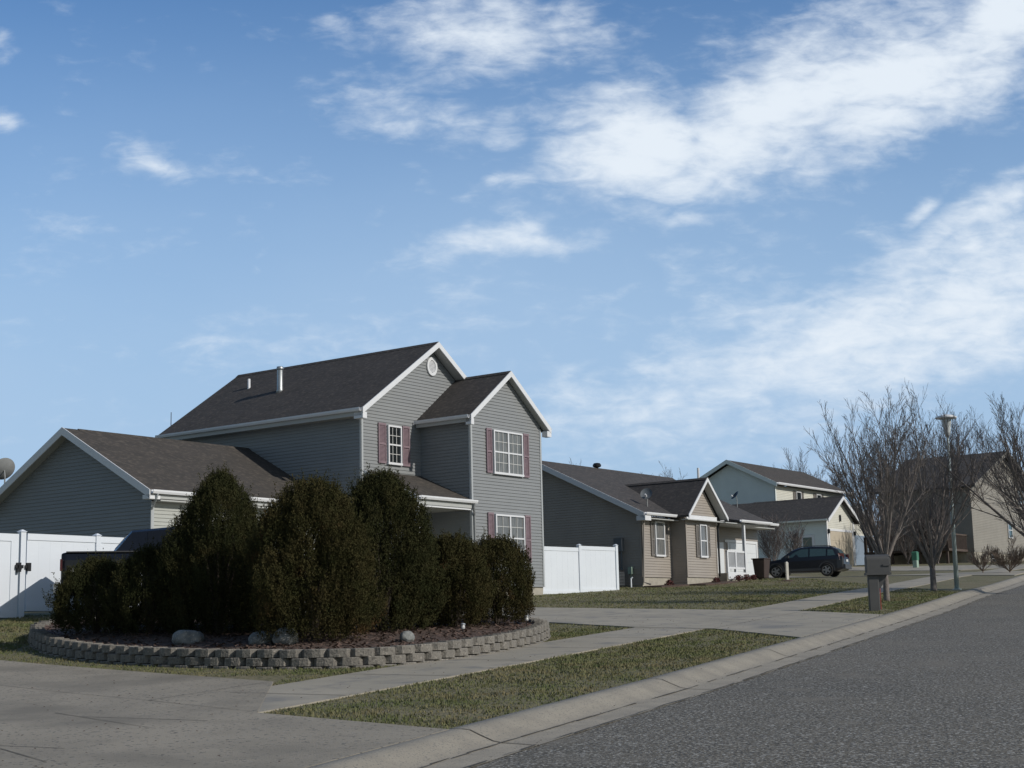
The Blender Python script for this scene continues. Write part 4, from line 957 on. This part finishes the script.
# boulders
def boulder(px, Y, sx, sy, sz, label, seed, m='boulder'):
    rg = random.Random(seed); bm = bmesh.new(); bmesh.ops.create_icosphere(bm, subdivisions=4, radius=1)
    dirs = [Vector((rg.gauss(0, 1), rg.gauss(0, 1), rg.gauss(0, 1))).normalized() for _ in range(9)]; dd = [rg.uniform(.72, .95) for _ in dirs]
    for v in bm.verts:
        for n_, q_ in zip(dirs, dd):
            e_ = v.co.dot(n_)-q_
            if e_ > 0: v.co -= n_*e_*.8
        v.co *= 1+.03*math.sin(v.co.x*9+seed)+.02*math.sin(v.co.y*14+v.co.z*11)
        v.co = Vector((v.co.x*sx, v.co.y*sy, v.co.z*sz))
    me = bpy.data.meshes.new('boulder'); bm.to_mesh(me); bm.free(); me.materials.append(MAT[m]); me.polygons.foreach_set('use_smooth', [True]*len(me.polygons))
    o = bpy.data.objects.new('boulder', me); COL.objects.link(o); p = at(px, 640, Y); o.location = (p.x, p.y, H(p.x, p.y)+.27+sz*.45); o.rotation_euler = (0, 0, seed)
    tag(o, label, 'boulder', 'boulders in the raised bed')
boulder(188, 22.9, .25, .22, .15, 'pale rounded boulder below the pointed shrub', 1)
boulder(286, 22.15, .22, .2, .17, 'dark squarish boulder at the foot of the middle shrub', 2)
boulder(261, 22.3, .20, .17, .13, 'low brownish boulder leaning on the dark squarish one', 3)
boulder(407, 22.35, .12, .11, .10, 'smallest round boulder on bare mulch near the wall', 4)
def solar_light(px, Y, label, s=1):
    p = at(px, 640, Y); z = H(p.x, p.y)+.26; o = empty('solar_light', (p.x, p.y, z), 0, label, 'garden light', 'small solar garden lights in the bed')
    mb = MB(); mb.tube([(0, 0, -.03), (0, 0, .07*s)], [.008, .008], 6); mb.build('stake', 'dark_metal', o)
    mb = MB(); mb.lathe((0, 0, .06*s), [(.025, 0), (.035, .01), (.035, .06), (.03, .065)], 10); mb.build('lens', 'lamp_clear', o, smooth=True)
    mb = MB(); mb.lathe((0, 0, .128*s), [(.048, 0), (.046, .015), (.01, .032)], 10); mb.build('cap', 'galvanised', o, smooth=True)
solar_light(463, 24.2, 'small silver solar light on mulch below the medium shrub')
solar_light(527, 26.4, 'small silver solar light nearest the right end of the wall')
solar_light(519, 28.4, 'small silver solar light by the black edging behind the rightmost shrub')

# ------------------------------------------------------------------ vehicles
def loftbody(mb, secs, m=0):
    """secs: list of rings (same length) of 3D pts; closed ends"""
    n = len(secs[0]); b = len(mb.v)
    for r in secs: mb.v += [tuple(p) for p in r]
    for i in range(len(secs)-1):
        for k in range(n):
            j = (k+1) % n; mb.f.append((b+i*n+k, b+i*n+j, b+(i+1)*n+j, b+(i+1)*n+k)); mb.m.append(m)
    mb.f.append(tuple(b+k for k in reversed(range(n)))); mb.m.append(m); e = b+(len(secs)-1)*n; mb.f.append(tuple(e+k for k in range(n))); mb.m.append(m)
def lower_ring(x, zl, zb, w):
    return [(x, -w*.94, zl), (x, -w, zl+.12), (x, -w, zb-.16), (x, -w*.955, zb), (x, w*.955, zb), (x, w, zb-.16), (x, w, zl+.12), (x, w*.94, zl)]
def upper_ring(x, zb, zr, wb_, wr):
    return [(x, -wb_, zb), (x, -wr, zr-.05), (x, -wr*.86, zr), (x, wr*.86, zr), (x, wr, zr-.05), (x, wb_, zb)]
def smooth_bevel(o, w=.03, seg=2):
    b = o.modifiers.new('bevel', 'BEVEL'); b.width = w; b.segments = seg; b.limit_method = 'ANGLE'; b.angle_limit = R(25)
def wheel(root, x, y, r, side, wd=.2):
    o = empty('wheel', (x, y, r)); o.parent = root
    mb = MB(); prof = [(r*.66, -wd/2), (r*.93, -wd/2), (r, -wd*.36), (r, wd*.36), (r*.93, wd/2), (r*.66, wd/2)]
    b = len(mb.v); n = 28
    for rr, yy_ in prof:
        for j in range(n): a = 2*math.pi*j/n; mb.v.append((rr*math.cos(a), yy_, rr*math.sin(a)))
    for k in range(len(prof)):
        for j in range(n):
            k2 = (k+1) % len(prof); j2 = (j+1) % n; mb.f.append((b+k*n+j, b+k*n+j2, b+k2*n+j2, b+k2*n+j)); mb.m.append(0)
    mb.build('tyre', 'rubber', o, smooth=True)
    mb = MB(); yo = side*wd*.42
    for q in range(5):
        a = 2*math.pi*q/5; ca_, sa_ = math.cos(a), math.sin(a); pts = []
        for (rr, hw_) in ((.04, .045), (r*.66, .032)):
            pts.append([(rr*ca_-hw_*sa_*s_, yo+d_, rr*sa_+hw_*ca_*s_) for s_ in (-1, 1) for d_ in (-.012, .012)])
        A, B = pts; mb.hexa([A[0], A[2], A[3], A[1], B[0], B[2], B[3], B[1]])
    n = 24
    for (r0, r1) in ((r*.60, r*.68), (.0, .07)):
        b = len(mb.v)
        for rr in (r0, r1):
            for j in range(n): a = 2*math.pi*j/n; mb.v.append((rr*math.cos(a), yo+side*.012, rr*math.sin(a)))
        for j in range(n): mb.f.append((b+j, b+(j+1) % n, b+n+(j+1) % n, b+n+j)); mb.m.append(0)
    mb.build('rim', 'alloy', o)
    mb = MB(); b = 0
    for yy_ in (-.02, .02):
        for j in range(n): a = 2*math.pi*j/n; mb.v.append((r*.64*math.cos(a), yy_, r*.64*math.sin(a)))
    mb.f += [tuple(range(n)), tuple(n+j for j in reversed(range(n)))]; mb.m += [0, 0]; mb.build('brake_disc', 'black_plastic', o)
def arch(mb, x, side, w_, r, z, n=16, t=.06):
    b = len(mb.v)
    for rr in (r, r+t):
        for yy_ in (w_-.05, w_+.012):
            for j in range(n+1): a = math.pi*j/n*1.1-.05*math.pi; mb.v.append((x+rr*math.cos(a), side*yy_, z+rr*math.sin(a)))
    k = n+1
    for j in range(n):
        for (p_, q_) in ((0, 1), (1, 3), (3, 2), (2, 0)): mb.f.append((b+p_*k+j, b+p_*k+j+1, b+q_*k+j+1, b+q_*k+j)); mb.m.append(0)
def wellfill(mb, x, side, w_, r, z, n=18):
    b = len(mb.v)
    for j in range(n): a = 2*math.pi*j/n; mb.v.append((x+r*math.cos(a), side*(w_+.004), max(z+r*math.sin(a), .2)))
    mb.f.append(tuple(b+j for j in range(n))); mb.m.append(0)
def side_pane(root, pts, name='window'):   # pts on greenhouse side: list of (x, z), y found by linear interpolation
    return
def suv():
    p = at(806, 576, 77.5); z = H(p.x, p.y)+.03; o = empty('parked_car', (p.x, p.y, z), math.atan2(.40, -.917), 'dark navy crossover car parked on the cream house driveway', 'car')
    # local +x = front; y = left side (+). seen side: right? both are built the same
    W_ = .87; mb = MB()
    st_ = [(-2.12, .42, .86, .74), (-2.06, .34, .98, .83), (-1.8, .26, 1.02, W_), (-1.0, .24, 1.00, W_), (0, .24, .97, W_), (.9, .24, .95, W_), (1.15, .24, .93, W_), (1.7, .27, .84, .85), (2.0, .3, .76, .80), (2.14, .38, .64, .68)]
    loftbody(mb, [lower_ring(*s) for s in st_]); b = mb.build('body', 'car_navy', o); smooth_bevel(b, .025)
    mb = MB(); us = [(-1.98, .98, 1.04, .78, .72), (-1.72, .98, 1.40, .80, .62), (-1.5, .98, 1.49, .81, .63), (-.6, .96, 1.53, .82, .65), (.1, .94, 1.50, .82, .64), (.45, .93, 1.40, .82, .62), (1.12, .90, .95, .80, .74)]
    loftbody(mb, [upper_ring(*s) for s in us]); b = mb.build('cabin', 'car_navy', o); smooth_bevel(b, .03)
    def Y(x, z):
        for s0, s1 in zip(us[:-1], us[1:]):
            if s0[0] <= x <= s1[0]:
                f = (x-s0[0])/(s1[0]-s0[0]); zb = s0[1]+(s1[1]-s0[1])*f; zr_ = s0[2]-.05+(s1[2]-s0[2])*f; wb_ = s0[3]+(s1[3]-s0[3])*f; wr = s0[4]+(s1[4]-s0[4])*f
                return wb_+(wr-wb_)*(z-zb)/max(zr_-zb, .05)
        return .8
    for side in (-1, 1):
        for pts in ([(-1.72, 1.04), (-1.32, 1.03), (-1.32, 1.36), (-1.58, 1.33)], [(-1.24, 1.03), (-.42, 1.01), (-.42, 1.42), (-1.24, 1.39)], [(-.34, 1.01), (.78, .99), (.36, 1.28), (.05, 1.40), (-.34, 1.42)]):
            m_ = MB(); q = [(x, side*(Y(x, z)+.012), z) for x, z in pts]; m_.quad(*(q if side < 0 else q[::-1])); m_.build('window', 'glass_blue', o)
        m_ = MB(); m_.box(-1.0, 1.0, side*(W_+.02)-.02, side*(W_+.02)+.01, .30, .42); arch(m_, -1.27, side, W_, .36, .34); arch(m_, 1.32, side, W_-.01, .36, .34); m_.build('cladding', 'car_cladding', o)
        m_ = MB(); wellfill(m_, -1.27, side, W_, .36, .34); wellfill(m_, 1.32, side, W_, .36, .34); build_split(m_, 'wheel_arch', 'black_plastic', o)
        wheel(o, -1.27, side*(W_-.07), .325, side); wheel(o, 1.32, side*(W_-.07), .325, side)
        m_ = MB(); m_.hexa([(-2.13, side*.62, .80), (-1.95, side*.86, .80), (-1.95, side*.80, .80), (-2.08, side*.60, .80), (-2.12, side*.64, 1.12), (-1.86, side*.83, 1.14), (-1.88, side*.76, 1.14), (-2.0, side*.62, 1.12)]); m_.build('tail_light', 'tail_red', o)
        m_ = MB(); m_.hexa([(1.85, side*.84, .56), (2.12, side*.70, .56), (2.08, side*.60, .56), (1.8, side*.70, .56), (1.8, side*.84, .74), (2.06, side*.72, .70), (2.02, side*.62, .72), (1.75, side*.72, .74)]); m_.build('headlight', 'lamp_clear', o)
        m_ = MB(); m_.box(.62, .78, side*.86-.0 if side > 0 else -1.02, side*.86+.16 if side > 0 else -.86, .98, 1.10); m_.build('wing_mirror', 'car_cladding', o)
        m_ = MB(); m_.tube([(-1.5, side*.58, 1.50), (-1.4, side*.58, 1.555), (.0, side*.58, 1.565), (.1, side*.58, 1.52)], [.018]*4, 6); m_.build('roof_rail', 'car_cladding', o)
    m_ = MB(); m_.quad((-1.985, -.66, 1.05), (-1.985, .66, 1.05), (-1.765, .56, 1.37), (-1.765, -.56, 1.37)); m_.build('rear_window', 'glass_blue', o)
    m_ = MB(); m_.quad((.50, -.55, 1.38), (.50, .55, 1.38), (1.10, .68, .98), (1.10, -.68, .98)); m_.build('windscreen', 'glass_blue', o)
    m_ = MB(); m_.box(-2.2, -2.05, -.78, .78, .36, .58); m_.box(2.05, 2.18, -.7, .7, .32, .5); m_.build('bumper', 'car_cladding', o)
    m_ = MB(); m_.box(-2.15, -2.125, -.22, .22, .72, .84); m_.build('number_plate', 'plate', o)
suv()
def pickup():
    r0 = (-9.33, 30.9); hd = math.atan2(.24, .97)
    # tail near corner at r0; local +x forward, near side = -y
    z = H(-8, 31.8)+.03; W_ = .97; cx_ = r0[0]+math.cos(hd)*2.7-math.sin(hd)*W_; cy_ = r0[1]+math.sin(hd)*2.7+math.cos(hd)*W_
    o = empty('pickup_truck', (cx_, cy_, z), hd, 'dark pickup truck parked behind the low shrubs before the white fence', 'pickup truck')
    mb = MB(); st_ = [(-2.7, .55, 1.36, .93), (-2.62, .5, 1.38, W_), (-1.12, .48, 1.38, W_)]
    loftbody(mb, [lower_ring(*s) for s in st_]); b = mb.build('cargo_bed', 'truck_body', o); smooth_bevel(b, .03)
    mb = MB(); mb.box(-2.6, -1.14, -W_-.004, -W_+.08, 1.375, 1.40); mb.box(-2.6, -1.14, W_-.08, W_+.004, 1.375, 1.40); build_split(mb, 'bed_rail', 'truck_trim', o)
    mb = MB(); st_ = [(-1.08, .48, 1.36, W_), (1.1, .48, 1.28, W_), (1.35, .5, 1.24, W_), (2.5, .5, 1.12, .94), (2.7, .55, 1.0, .86)]
    loftbody(mb, [lower_ring(*s) for s in st_]); b = mb.build('body', 'truck_body', o); smooth_bevel(b, .03)
    mb = MB(); us = [(-1.66, 1.36, 1.42, .94, .88), (-1.30, 1.35, 1.84, .93, .76), (-.5, 1.33, 1.91, .93, .76), (.4, 1.30, 1.90, .93, .76), (.75, 1.28, 1.84, .93, .72), (1.42, 1.22, 1.28, .90, .84)]
    loftbody(mb, [upper_ring(*s) for s in us]); b = mb.build('cab', 'truck_body', o); smooth_bevel(b, .03)
    for side in (-1, 1):
        for pts in ([(-.98, 1.40), (-.05, 1.38), (-.05, 1.80), (-.98, 1.80)], [(.03, 1.38), (1.08, 1.33), (.68, 1.74), (.03, 1.80)]):
            m_ = MB(); q = []
            for x, zz in pts: f = (zz-1.33)/(1.85-1.33); q.append((x, side*(.935+(.76-.93)*f), zz))
            m_.quad(*(q if side < 0 else q[::-1])); m_.build('window', 'truck_glass', o)
        m_ = MB(); m_.box(-2.715, -2.67, side*W_-.05, side*W_-.008, 1.0, 1.24); m_.build('tail_light', 'tail_red', o)
        m_ = MB(); arch(m_, -1.75, side, W_, .44, .40); arch(m_, 1.85, side, W_, .44, .40); build_split(m_, 'wheel_arch_trim', 'truck_trim', o)
        m_ = MB(); wellfill(m_, -1.75, side, W_, .44, .40); wellfill(m_, 1.85, side, W_-.02, .44, .40); build_split(m_, 'wheel_arch', 'black_plastic', o)
        wheel(o, -1.75, side*(W_-.08), .39, side, .25); wheel(o, 1.85, side*(W_-.08), .39, side, .25)
        m_ = MB(); m_.box(2.55, 2.72, side*.75-.13, side*.75+.13, .82, 1.0); m_.build('headlight', 'lamp_clear', o)
    m_ = MB(); m_.quad((-1.64, .72, 1.46), (-1.64, -.72, 1.46), (-1.36, -.62, 1.80), (-1.36, .62, 1.80)); m_.build('rear_window', 'truck_glass', o)
    m_ = MB(); m_.box(-2.84, -2.72, -.9, .9, .55, .75); m_.build('bumper', 'alloy', o)
    m_ = MB()
    for k, x in enumerate((-2.5, -2.38, -2.27)): m_.box(x, x+.09, -W_-.012, -W_-.002, .98+.02*(k % 2), 1.06)
    m_.build('badge', 'plate', o)
pickup()

# ------------------------------------------------------------------ street furniture
def on_ground(px, py, Y=None):
    for k in range(4000):
        t = 8+k*.03; r = ray(px, py)
        if r.z/r.y*t < H(r.x/r.y*t, t): return Vector((r.x/r.y*t, t, H(r.x/r.y*t, t)))
p = on_ground(957, 589.5)
lo = empty('street_lamp', p, 0, 'tall tapered pale green street lamp post with flat topped lantern', 'street lamp')
mb = MB(); mb.tube([(-.00, 0, -.1), (.02, 0, 2.4), (.04, 0, 4.85)], [.075, .058, .038], 12); mb.build('pole', 'lamp_pole', lo, smooth=True)
mb = MB(); mb.lathe((0, 0, -.02), [(.14, 0), (.14, .04), (.09, .05)], 12); mb.build('base_plate', 'lamp_pole', lo)
mb = MB(); mb.lathe((.04, 0, 4.8), [(.07, 0), (.09, .1), (.15, .5), (.16, .55)], 16); mb.build('lantern', 'lamp_glass', lo, smooth=True)
mb = MB(); mb.lathe((.04, 0, 5.36), [(.17, 0), (.32, .02), (.33, .06), (.2, .12), (.05, .15)], 20); mb.build('lamp_hood', 'white_trim', lo, smooth=True)
for q_ in lo.children: pass
# mailbox: gray moulded box on a thick post
p = on_ground(875.5, 611)
mx = empty('mailbox', p, R(-4), 'large dark grey plastic mailbox on a thick post at the curb', 'mailbox')
mb = MB(); mb.box(-.13, .10, -.09, .09, -.1, .80); b = mb.build('post', 'mailbox_grey', mx); smooth_bevel(b, .015)
mb = MB(); n = 12; prof = [(-.14, 0), (-.14, .30)]+[(-.14*math.cos(math.pi*k/n), .30+.12*math.sin(math.pi*k/n)) for k in range(1, n)]+[(.14, .30), (.14, 0)]
x0, x1 = -.16, .36; b0 = len(mb.v)
for x in (x0, x1): mb.v += [(x, y, .84+z) for y, z in prof]
k = len(prof)
for i in range(k): j = (i+1) % k; mb.f.append((b0+i, b0+j, b0+k+j, b0+k+i)); mb.m.append(0)
mb.f += [tuple(reversed(range(k))), tuple(range(k, 2*k))]; mb.m += [0, 0]
b = mb.build('box', 'mailbox_grey', mx); smooth_bevel(b, .01)
mb = MB(); mb.box(-.18, .38, -.16, .16, .80, .855); mb.build('support_tray', 'mailbox_grey', mx)
mb = MB(); mb.box(.362, .38, -.13, .13, .87, 1.22); d = mb.build('door', 'mailbox_grey', mx); mb = MB(); mb.box(.38, .40, -.03, .03, 1.12, 1.17); mb.build('handle', 'galvanised', d)
mb = MB(); mb.hexa([(.10, -.05, .5), (.14, -.05, .5), (.14, .05, .5), (.10, .05, .5), (.10, -.05, .80), (.30, -.05, .80), (.30, .05, .80), (.10, .05, .80)]); mb.build('bracket', 'mailbox_grey', mx)
mb = MB(); mb.box(.20, .36, -.165, -.15, 1.0, 1.04); mb.build('flag', 'mailbox_grey', mx)
p = on_ground(881.2, 609.5); mb = MB(); mb.tube([(0, 0, -.05), (0, 0, .62)], [.011, .011], 6); o = mb.build('driveway_marker', 'reflector_red'); o.location = p
tag(o, 'thin reddish driveway marker stick right beside the mailbox post', 'marker')
p = on_ground(787.5, 581)
so_ = empty('boundary_stake', p, .3, 'short pale stake standing in a small mulch patch on the lawn', 'stake')
mb = MB(); mb.box(-.055, .055, -.055, .055, -.1, .78); mb.hexa([(-.055, -.055, .78), (.055, -.055, .78), (.055, .055, .78), (-.055, .055, .78), (-.02, -.02, .82), (.02, -.02, .82), (.02, .02, .82), (-.02, .02, .82)]); mb.build('post', 'stake_white', so_)
mb = MB(); mb.lathe((0, 0, -.02), [(.36, 0), (.27, .04), (.12, .07), (.05, .08)], 14); mb.build('mulch_mound', 'mulch', so_, smooth=True)
p = at(762, 577, 67.6); p.z = H(p.x, p.y)
bn = empty('trash_bin', p, DANG, 'dark brown wheeled trash bin beside the ranch house garage', 'bin')
mb = MB(); mb.hexa([(-.23, -.23, .06), (.23, -.23, .06), (.23, .23, .06), (-.23, .23, .06), (-.30, -.30, .90), (.30, -.30, .90), (.30, .30, .90), (-.30, .30, .90)]); b = mb.build('body', 'bin_brown', bn); smooth_bevel(b, .03)
mb = MB(); mb.box(-.33, .33, -.33, .34, .90, .95); b = mb.build('lid', 'bin_brown', bn); smooth_bevel(b, .02)
for s_ in (-1, 1):
    mb = MB(); n = 14; b = 0
    for xx in (s_*.26-.03, s_*.26+.03):
        for j in range(n): a = 2*math.pi*j/n; mb.v.append((xx, .22+.1*math.cos(a), .1+.1*math.sin(a)))
    for j in range(n): mb.f.append((j, (j+1) % n, n+(j+1) % n, n+j)); mb.m.append(0)
    mb.f += [tuple(range(n)), tuple(range(n, 2*n))]; mb.m += [0, 0]; mb.build('wheel', 'rubber', bn)
p = on_ground(916, 568)
ut = empty('utility_box', p, DANG, 'green utility pedestal on the lawn left of the street lamp', 'utility box')
mb = MB(); mb.box(-.15, .15, -.13, .13, -.05, .45); b = mb.build('base', 'util_pale', ut); smooth_bevel(b, .02)
mb = MB(); mb.box(-.17, .17, -.15, .15, .45, .88); mb.hexa([(-.19, -.17, .88), (.19, -.17, .88), (.19, .17, .88), (-.19, .17, .88), (-.13, -.11, .94), (.13, -.11, .94), (.13, .11, .94), (-.13, .11, .94)]); b = mb.build('cover', 'util_green', ut)

# small foundation plants and mulch of the ranch house
def mulch_bed(u0, u1, v0, v1, label):
    P = [loc2(u, v, 0) for u, v in ((u0, v1), (u0, v0), ((u0+u1)/2, v0-.25), (u1, v0), (u1, v1))]; bm = bmesh.new()
    o = drape('mulch_bed', [(a[0], a[1]) for a in P], .055, 'mulch', .7, .08); del o['kind']; tag(o, label, 'mulch bed')
mulch_bed(.0, 2.3, -.85, .0, 'reddish mulch bed below the left window of the ranch house')
mulch_bed(2.35, 5.3, -1.6, -.74, 'reddish mulch bed below the small gable of the ranch house')
def little_plant(u, v, r, label, m='flower_red', seed=1, tall=1):
    q = loc2(u, v, 0); rg = random.Random(seed); mb = MB()
    for _ in range(260):
        a = rg.uniform(0, 6.28); e_ = rg.uniform(0, 1.5); rr = r*rg.uniform(.4, 1); c = Vector((rr*math.cos(a)*math.cos(e_), rr*math.sin(a)*math.cos(e_), rr*math.sin(e_)*tall+.02)); s_ = .03
        d1 = Vector((rg.gauss(0, 1), rg.gauss(0, 1), rg.gauss(0, 1))).normalized()*s_; d2 = Vector((rg.gauss(0, 1), rg.gauss(0, 1), rg.gauss(0, 1))).normalized()*s_; mb.quad(c-d1, c-d2, c+d1, c+d2)
    for _ in range(14):
        a = rg.uniform(0, 6.28); mb.tube([(0, 0, -.03), (r*.8*math.cos(a), r*.8*math.sin(a), r*rg.uniform(.4, 1)*tall)], [.008, .004], 4)
    o = mb.build('garden_plant', m); o.location = (q[0], q[1], H(q[0], q[1])+.05); tag(o, label, 'plant', 'small plants along the ranch house')
little_plant(1.25, -.5, .22, 'small reddish plant below the left ranch window', seed=1); little_plant(4.1, -1.15, .2, 'small reddish plant below the gable window', seed=2)
little_plant(5.5, -1.5, .24, 'reddish plant clump under the left part of the porch railing', seed=3); little_plant(6.2, -1.5, .24, 'reddish plant clump under the middle of the porch railing', seed=4); little_plant(6.85, -1.5, .2, 'reddish plant clump at the porch post foot', seed=5)

# ------------------------------------------------------------------ bare trees
def bare_tree(loc, hgt, label, seed, stems=5, spread=.55, fork=.18, trunk_r=.09, m='bark_grey', name='bare_tree', density=1.0, group=None, lean=(0, 0), cat='tree', levels=4, twig=.0065):
    hgt *= .86; rg = random.Random(seed); root = empty(name, loc, 0, label, cat, group); tk = MB(); cr = MB(); cnt = [0]
    def grow(p, d, ln, r, lev):
        cnt[0] += 1
        seg = 5 if lev < 2 else (4 if lev < 3 else 3); pts = [p]; q = p.copy(); dd = d.copy()
        for k in range(seg):
            dd = (dd+Vector((rg.gauss(0, .055), rg.gauss(0, .055), rg.gauss(0, .03)+.05))).normalized(); q = q+dd*(ln/seg); pts.append(q.copy())
        rads = [max(twig*.8, r*(1-.72*k/seg)) for k in range(seg+1)]
        cr.tube(pts, rads, 6 if lev == 1 else (4 if lev == 2 else 3), cap=False)
        if lev >= levels: return
        n = int({1: 10, 2: 7, 3: 5}.get(lev, 4)*density)
        for j in range(n):
            f = .18+.8*(j+rg.random())/n; i = min(seg-1, int(f*seg)); g_ = f*seg-i; pp = pts[i].lerp(pts[i+1], g_); dr = (pts[i+1]-pts[i]).normalized()
            ax = dr.orthogonal().normalized(); a = rg.uniform(0, 6.28); side = (ax*math.cos(a)+dr.cross(ax)*math.sin(a)); ang = rg.uniform(.38, .70)
            nd_ = (dr*math.cos(ang)+side*math.sin(ang)); nd_.z += .18; nd_.normalize()
            grow(pp, nd_, ln*rg.uniform(.34, .6)*(1.1-.45*f), max(twig, rads[i]*.5), lev+1)
    top = Vector((lean[0], lean[1], 1)).normalized()*hgt*fork
    tk.tube([(0, 0, -.1), (0, 0, .05), top*.5, top], [trunk_r*1.35, trunk_r*1.1, trunk_r, trunk_r*.92], 9)
    for k in range(stems):
        a = 2*math.pi*k/stems+rg.uniform(-.4, .4); s_ = spread*rg.uniform(.45, 1.1)*(0.25 if k == 0 else 1)
        d = Vector((math.cos(a)*s_, math.sin(a)*s_, 1)).normalized(); grow(top*rg.uniform(.82, 1.0), d, hgt*(1-fork)*rg.uniform(.8, 1.03)*(1.04 if k == 0 else .95), trunk_r*.55, 1)
    tk.build('trunk', m, root, smooth=True); cr.build('crown', m, root)
    return root
G = 'bare trees along the verge'
p = on_ground(887, 601); bare_tree(p, 5.6, 'bare tree directly behind the mailbox with wide ascending branches', 11, 10, .50, .20, .075, group=G, twig=.0050, density=.95)
p = on_ground(934, 591); bare_tree(p, 5.9, 'bare tree with a low Y fork just left of the street lamp', 12, 10, .62, .15, .09, group=G, twig=.0052, density=.92)
q = at(1058, 580, 45); bare_tree((q.x, q.y, H(q.x, q.y)), 7.0, 'bare tree at the right edge reaching over the road verge', 13, 15, 1.15, .16, .10, group=G, twig=.0055)
q = at(992, 567, 88)
p = on_ground(983, 573); bare_tree(p, 1.3, 'small leafless shrub on the verge right of the street lamp', 21, 10, 1.3, .08, .03, m='brush', name='bare_shrub', cat='shrub', levels=3, density=1.2, twig=.006)
p = on_ground(958, 577)
p = on_ground(1010, 573); bare_tree(p, 1.6, 'round twiggy shrub at the right edge before the beige house', 22, 18, 1.7, .05, .03, m='brush', name='bare_shrub', cat='shrub', levels=3, density=1.2, twig=.007)
q = at(774, 575, 84); bare_tree((q.x, q.y, H(q.x, q.y)), 3.5, 'tall leafless bush between the ranch garage and cream house', 23, 18, .34, .02, .03, m='bark_dim', name='bare_bush', cat='bush', levels=3, density=.8, twig=.009)
q = at(797, 575, 86); bare_tree((q.x, q.y, H(q.x, q.y)), 2.9, 'shorter leafless bush left of the cream garage side door', 24, 12, .34, .02, .03, m='bark_dim', name='bare_bush', cat='bush', levels=3, density=.8, twig=.009)
GB = 'bare trees behind the houses'
far = [(752, 128, 10.4, 'distant bare tree just left above the cream house roof'), (800, 130, 10.6, 'distant bare tree above the right end of the cream house roof'), (838, 122, 9.5, 'distant bare tree behind the white gabled house'),
       (872, 116, 10.4, 'dense bare tree behind the mailbox tree'), (905, 122, 11.8, 'dense bare tree left behind the beige house'), (948, 128, 14.8, 'tall bare tree rising over the ridge of the beige house'),
       (975, 132, 14.0, 'second tall bare tree over the beige house ridge near its peak'), (575, 120, 10.8, 'small bare treetop above the ranch house ridge'), (652, 124, 10.2, 'faint bare treetop above the middle of the ranch roof'), (676, 130, 10.6, 'faint bare treetop just left of the cream gable')]
for k, (px, Y, hg, lb) in enumerate(far):
    q = at(px, 560, Y); bare_tree((q.x, q.y, H(q.x, q.y)-.3), hg*(.84 if px < 700 else (.90 if px < 840 else .98)), lb, 40+k, 6, .45, .16, .14, m='bark_dim', group=GB, twig=.011, density=1.3 if 780 < px < 860 else .9)
GU = 'leafless brush in front of the beige house'
for k, (px, Y, hg, lb) in enumerate([(886, 95.5, 4.0, 'tangle of bare brush left of the green utility box'), (908, 97, 4.6, 'tangle of bare brush behind the green utility box'), (938, 95.5, 4.4, 'tangle of bare brush before the wooden deck'), (880, 118, 7.0, 'tangle of bare brush right of the cream garage')]):
    q = at(px, 560, Y); bare_tree((q.x, q.y, H(q.x, q.y)), hg, lb, 70+k, 13, .62, .04, .05, m='bark_dim', name='bare_bush', cat='bush', group=GU, levels=4, density=.7, twig=.009)
# dark car by the blue garage
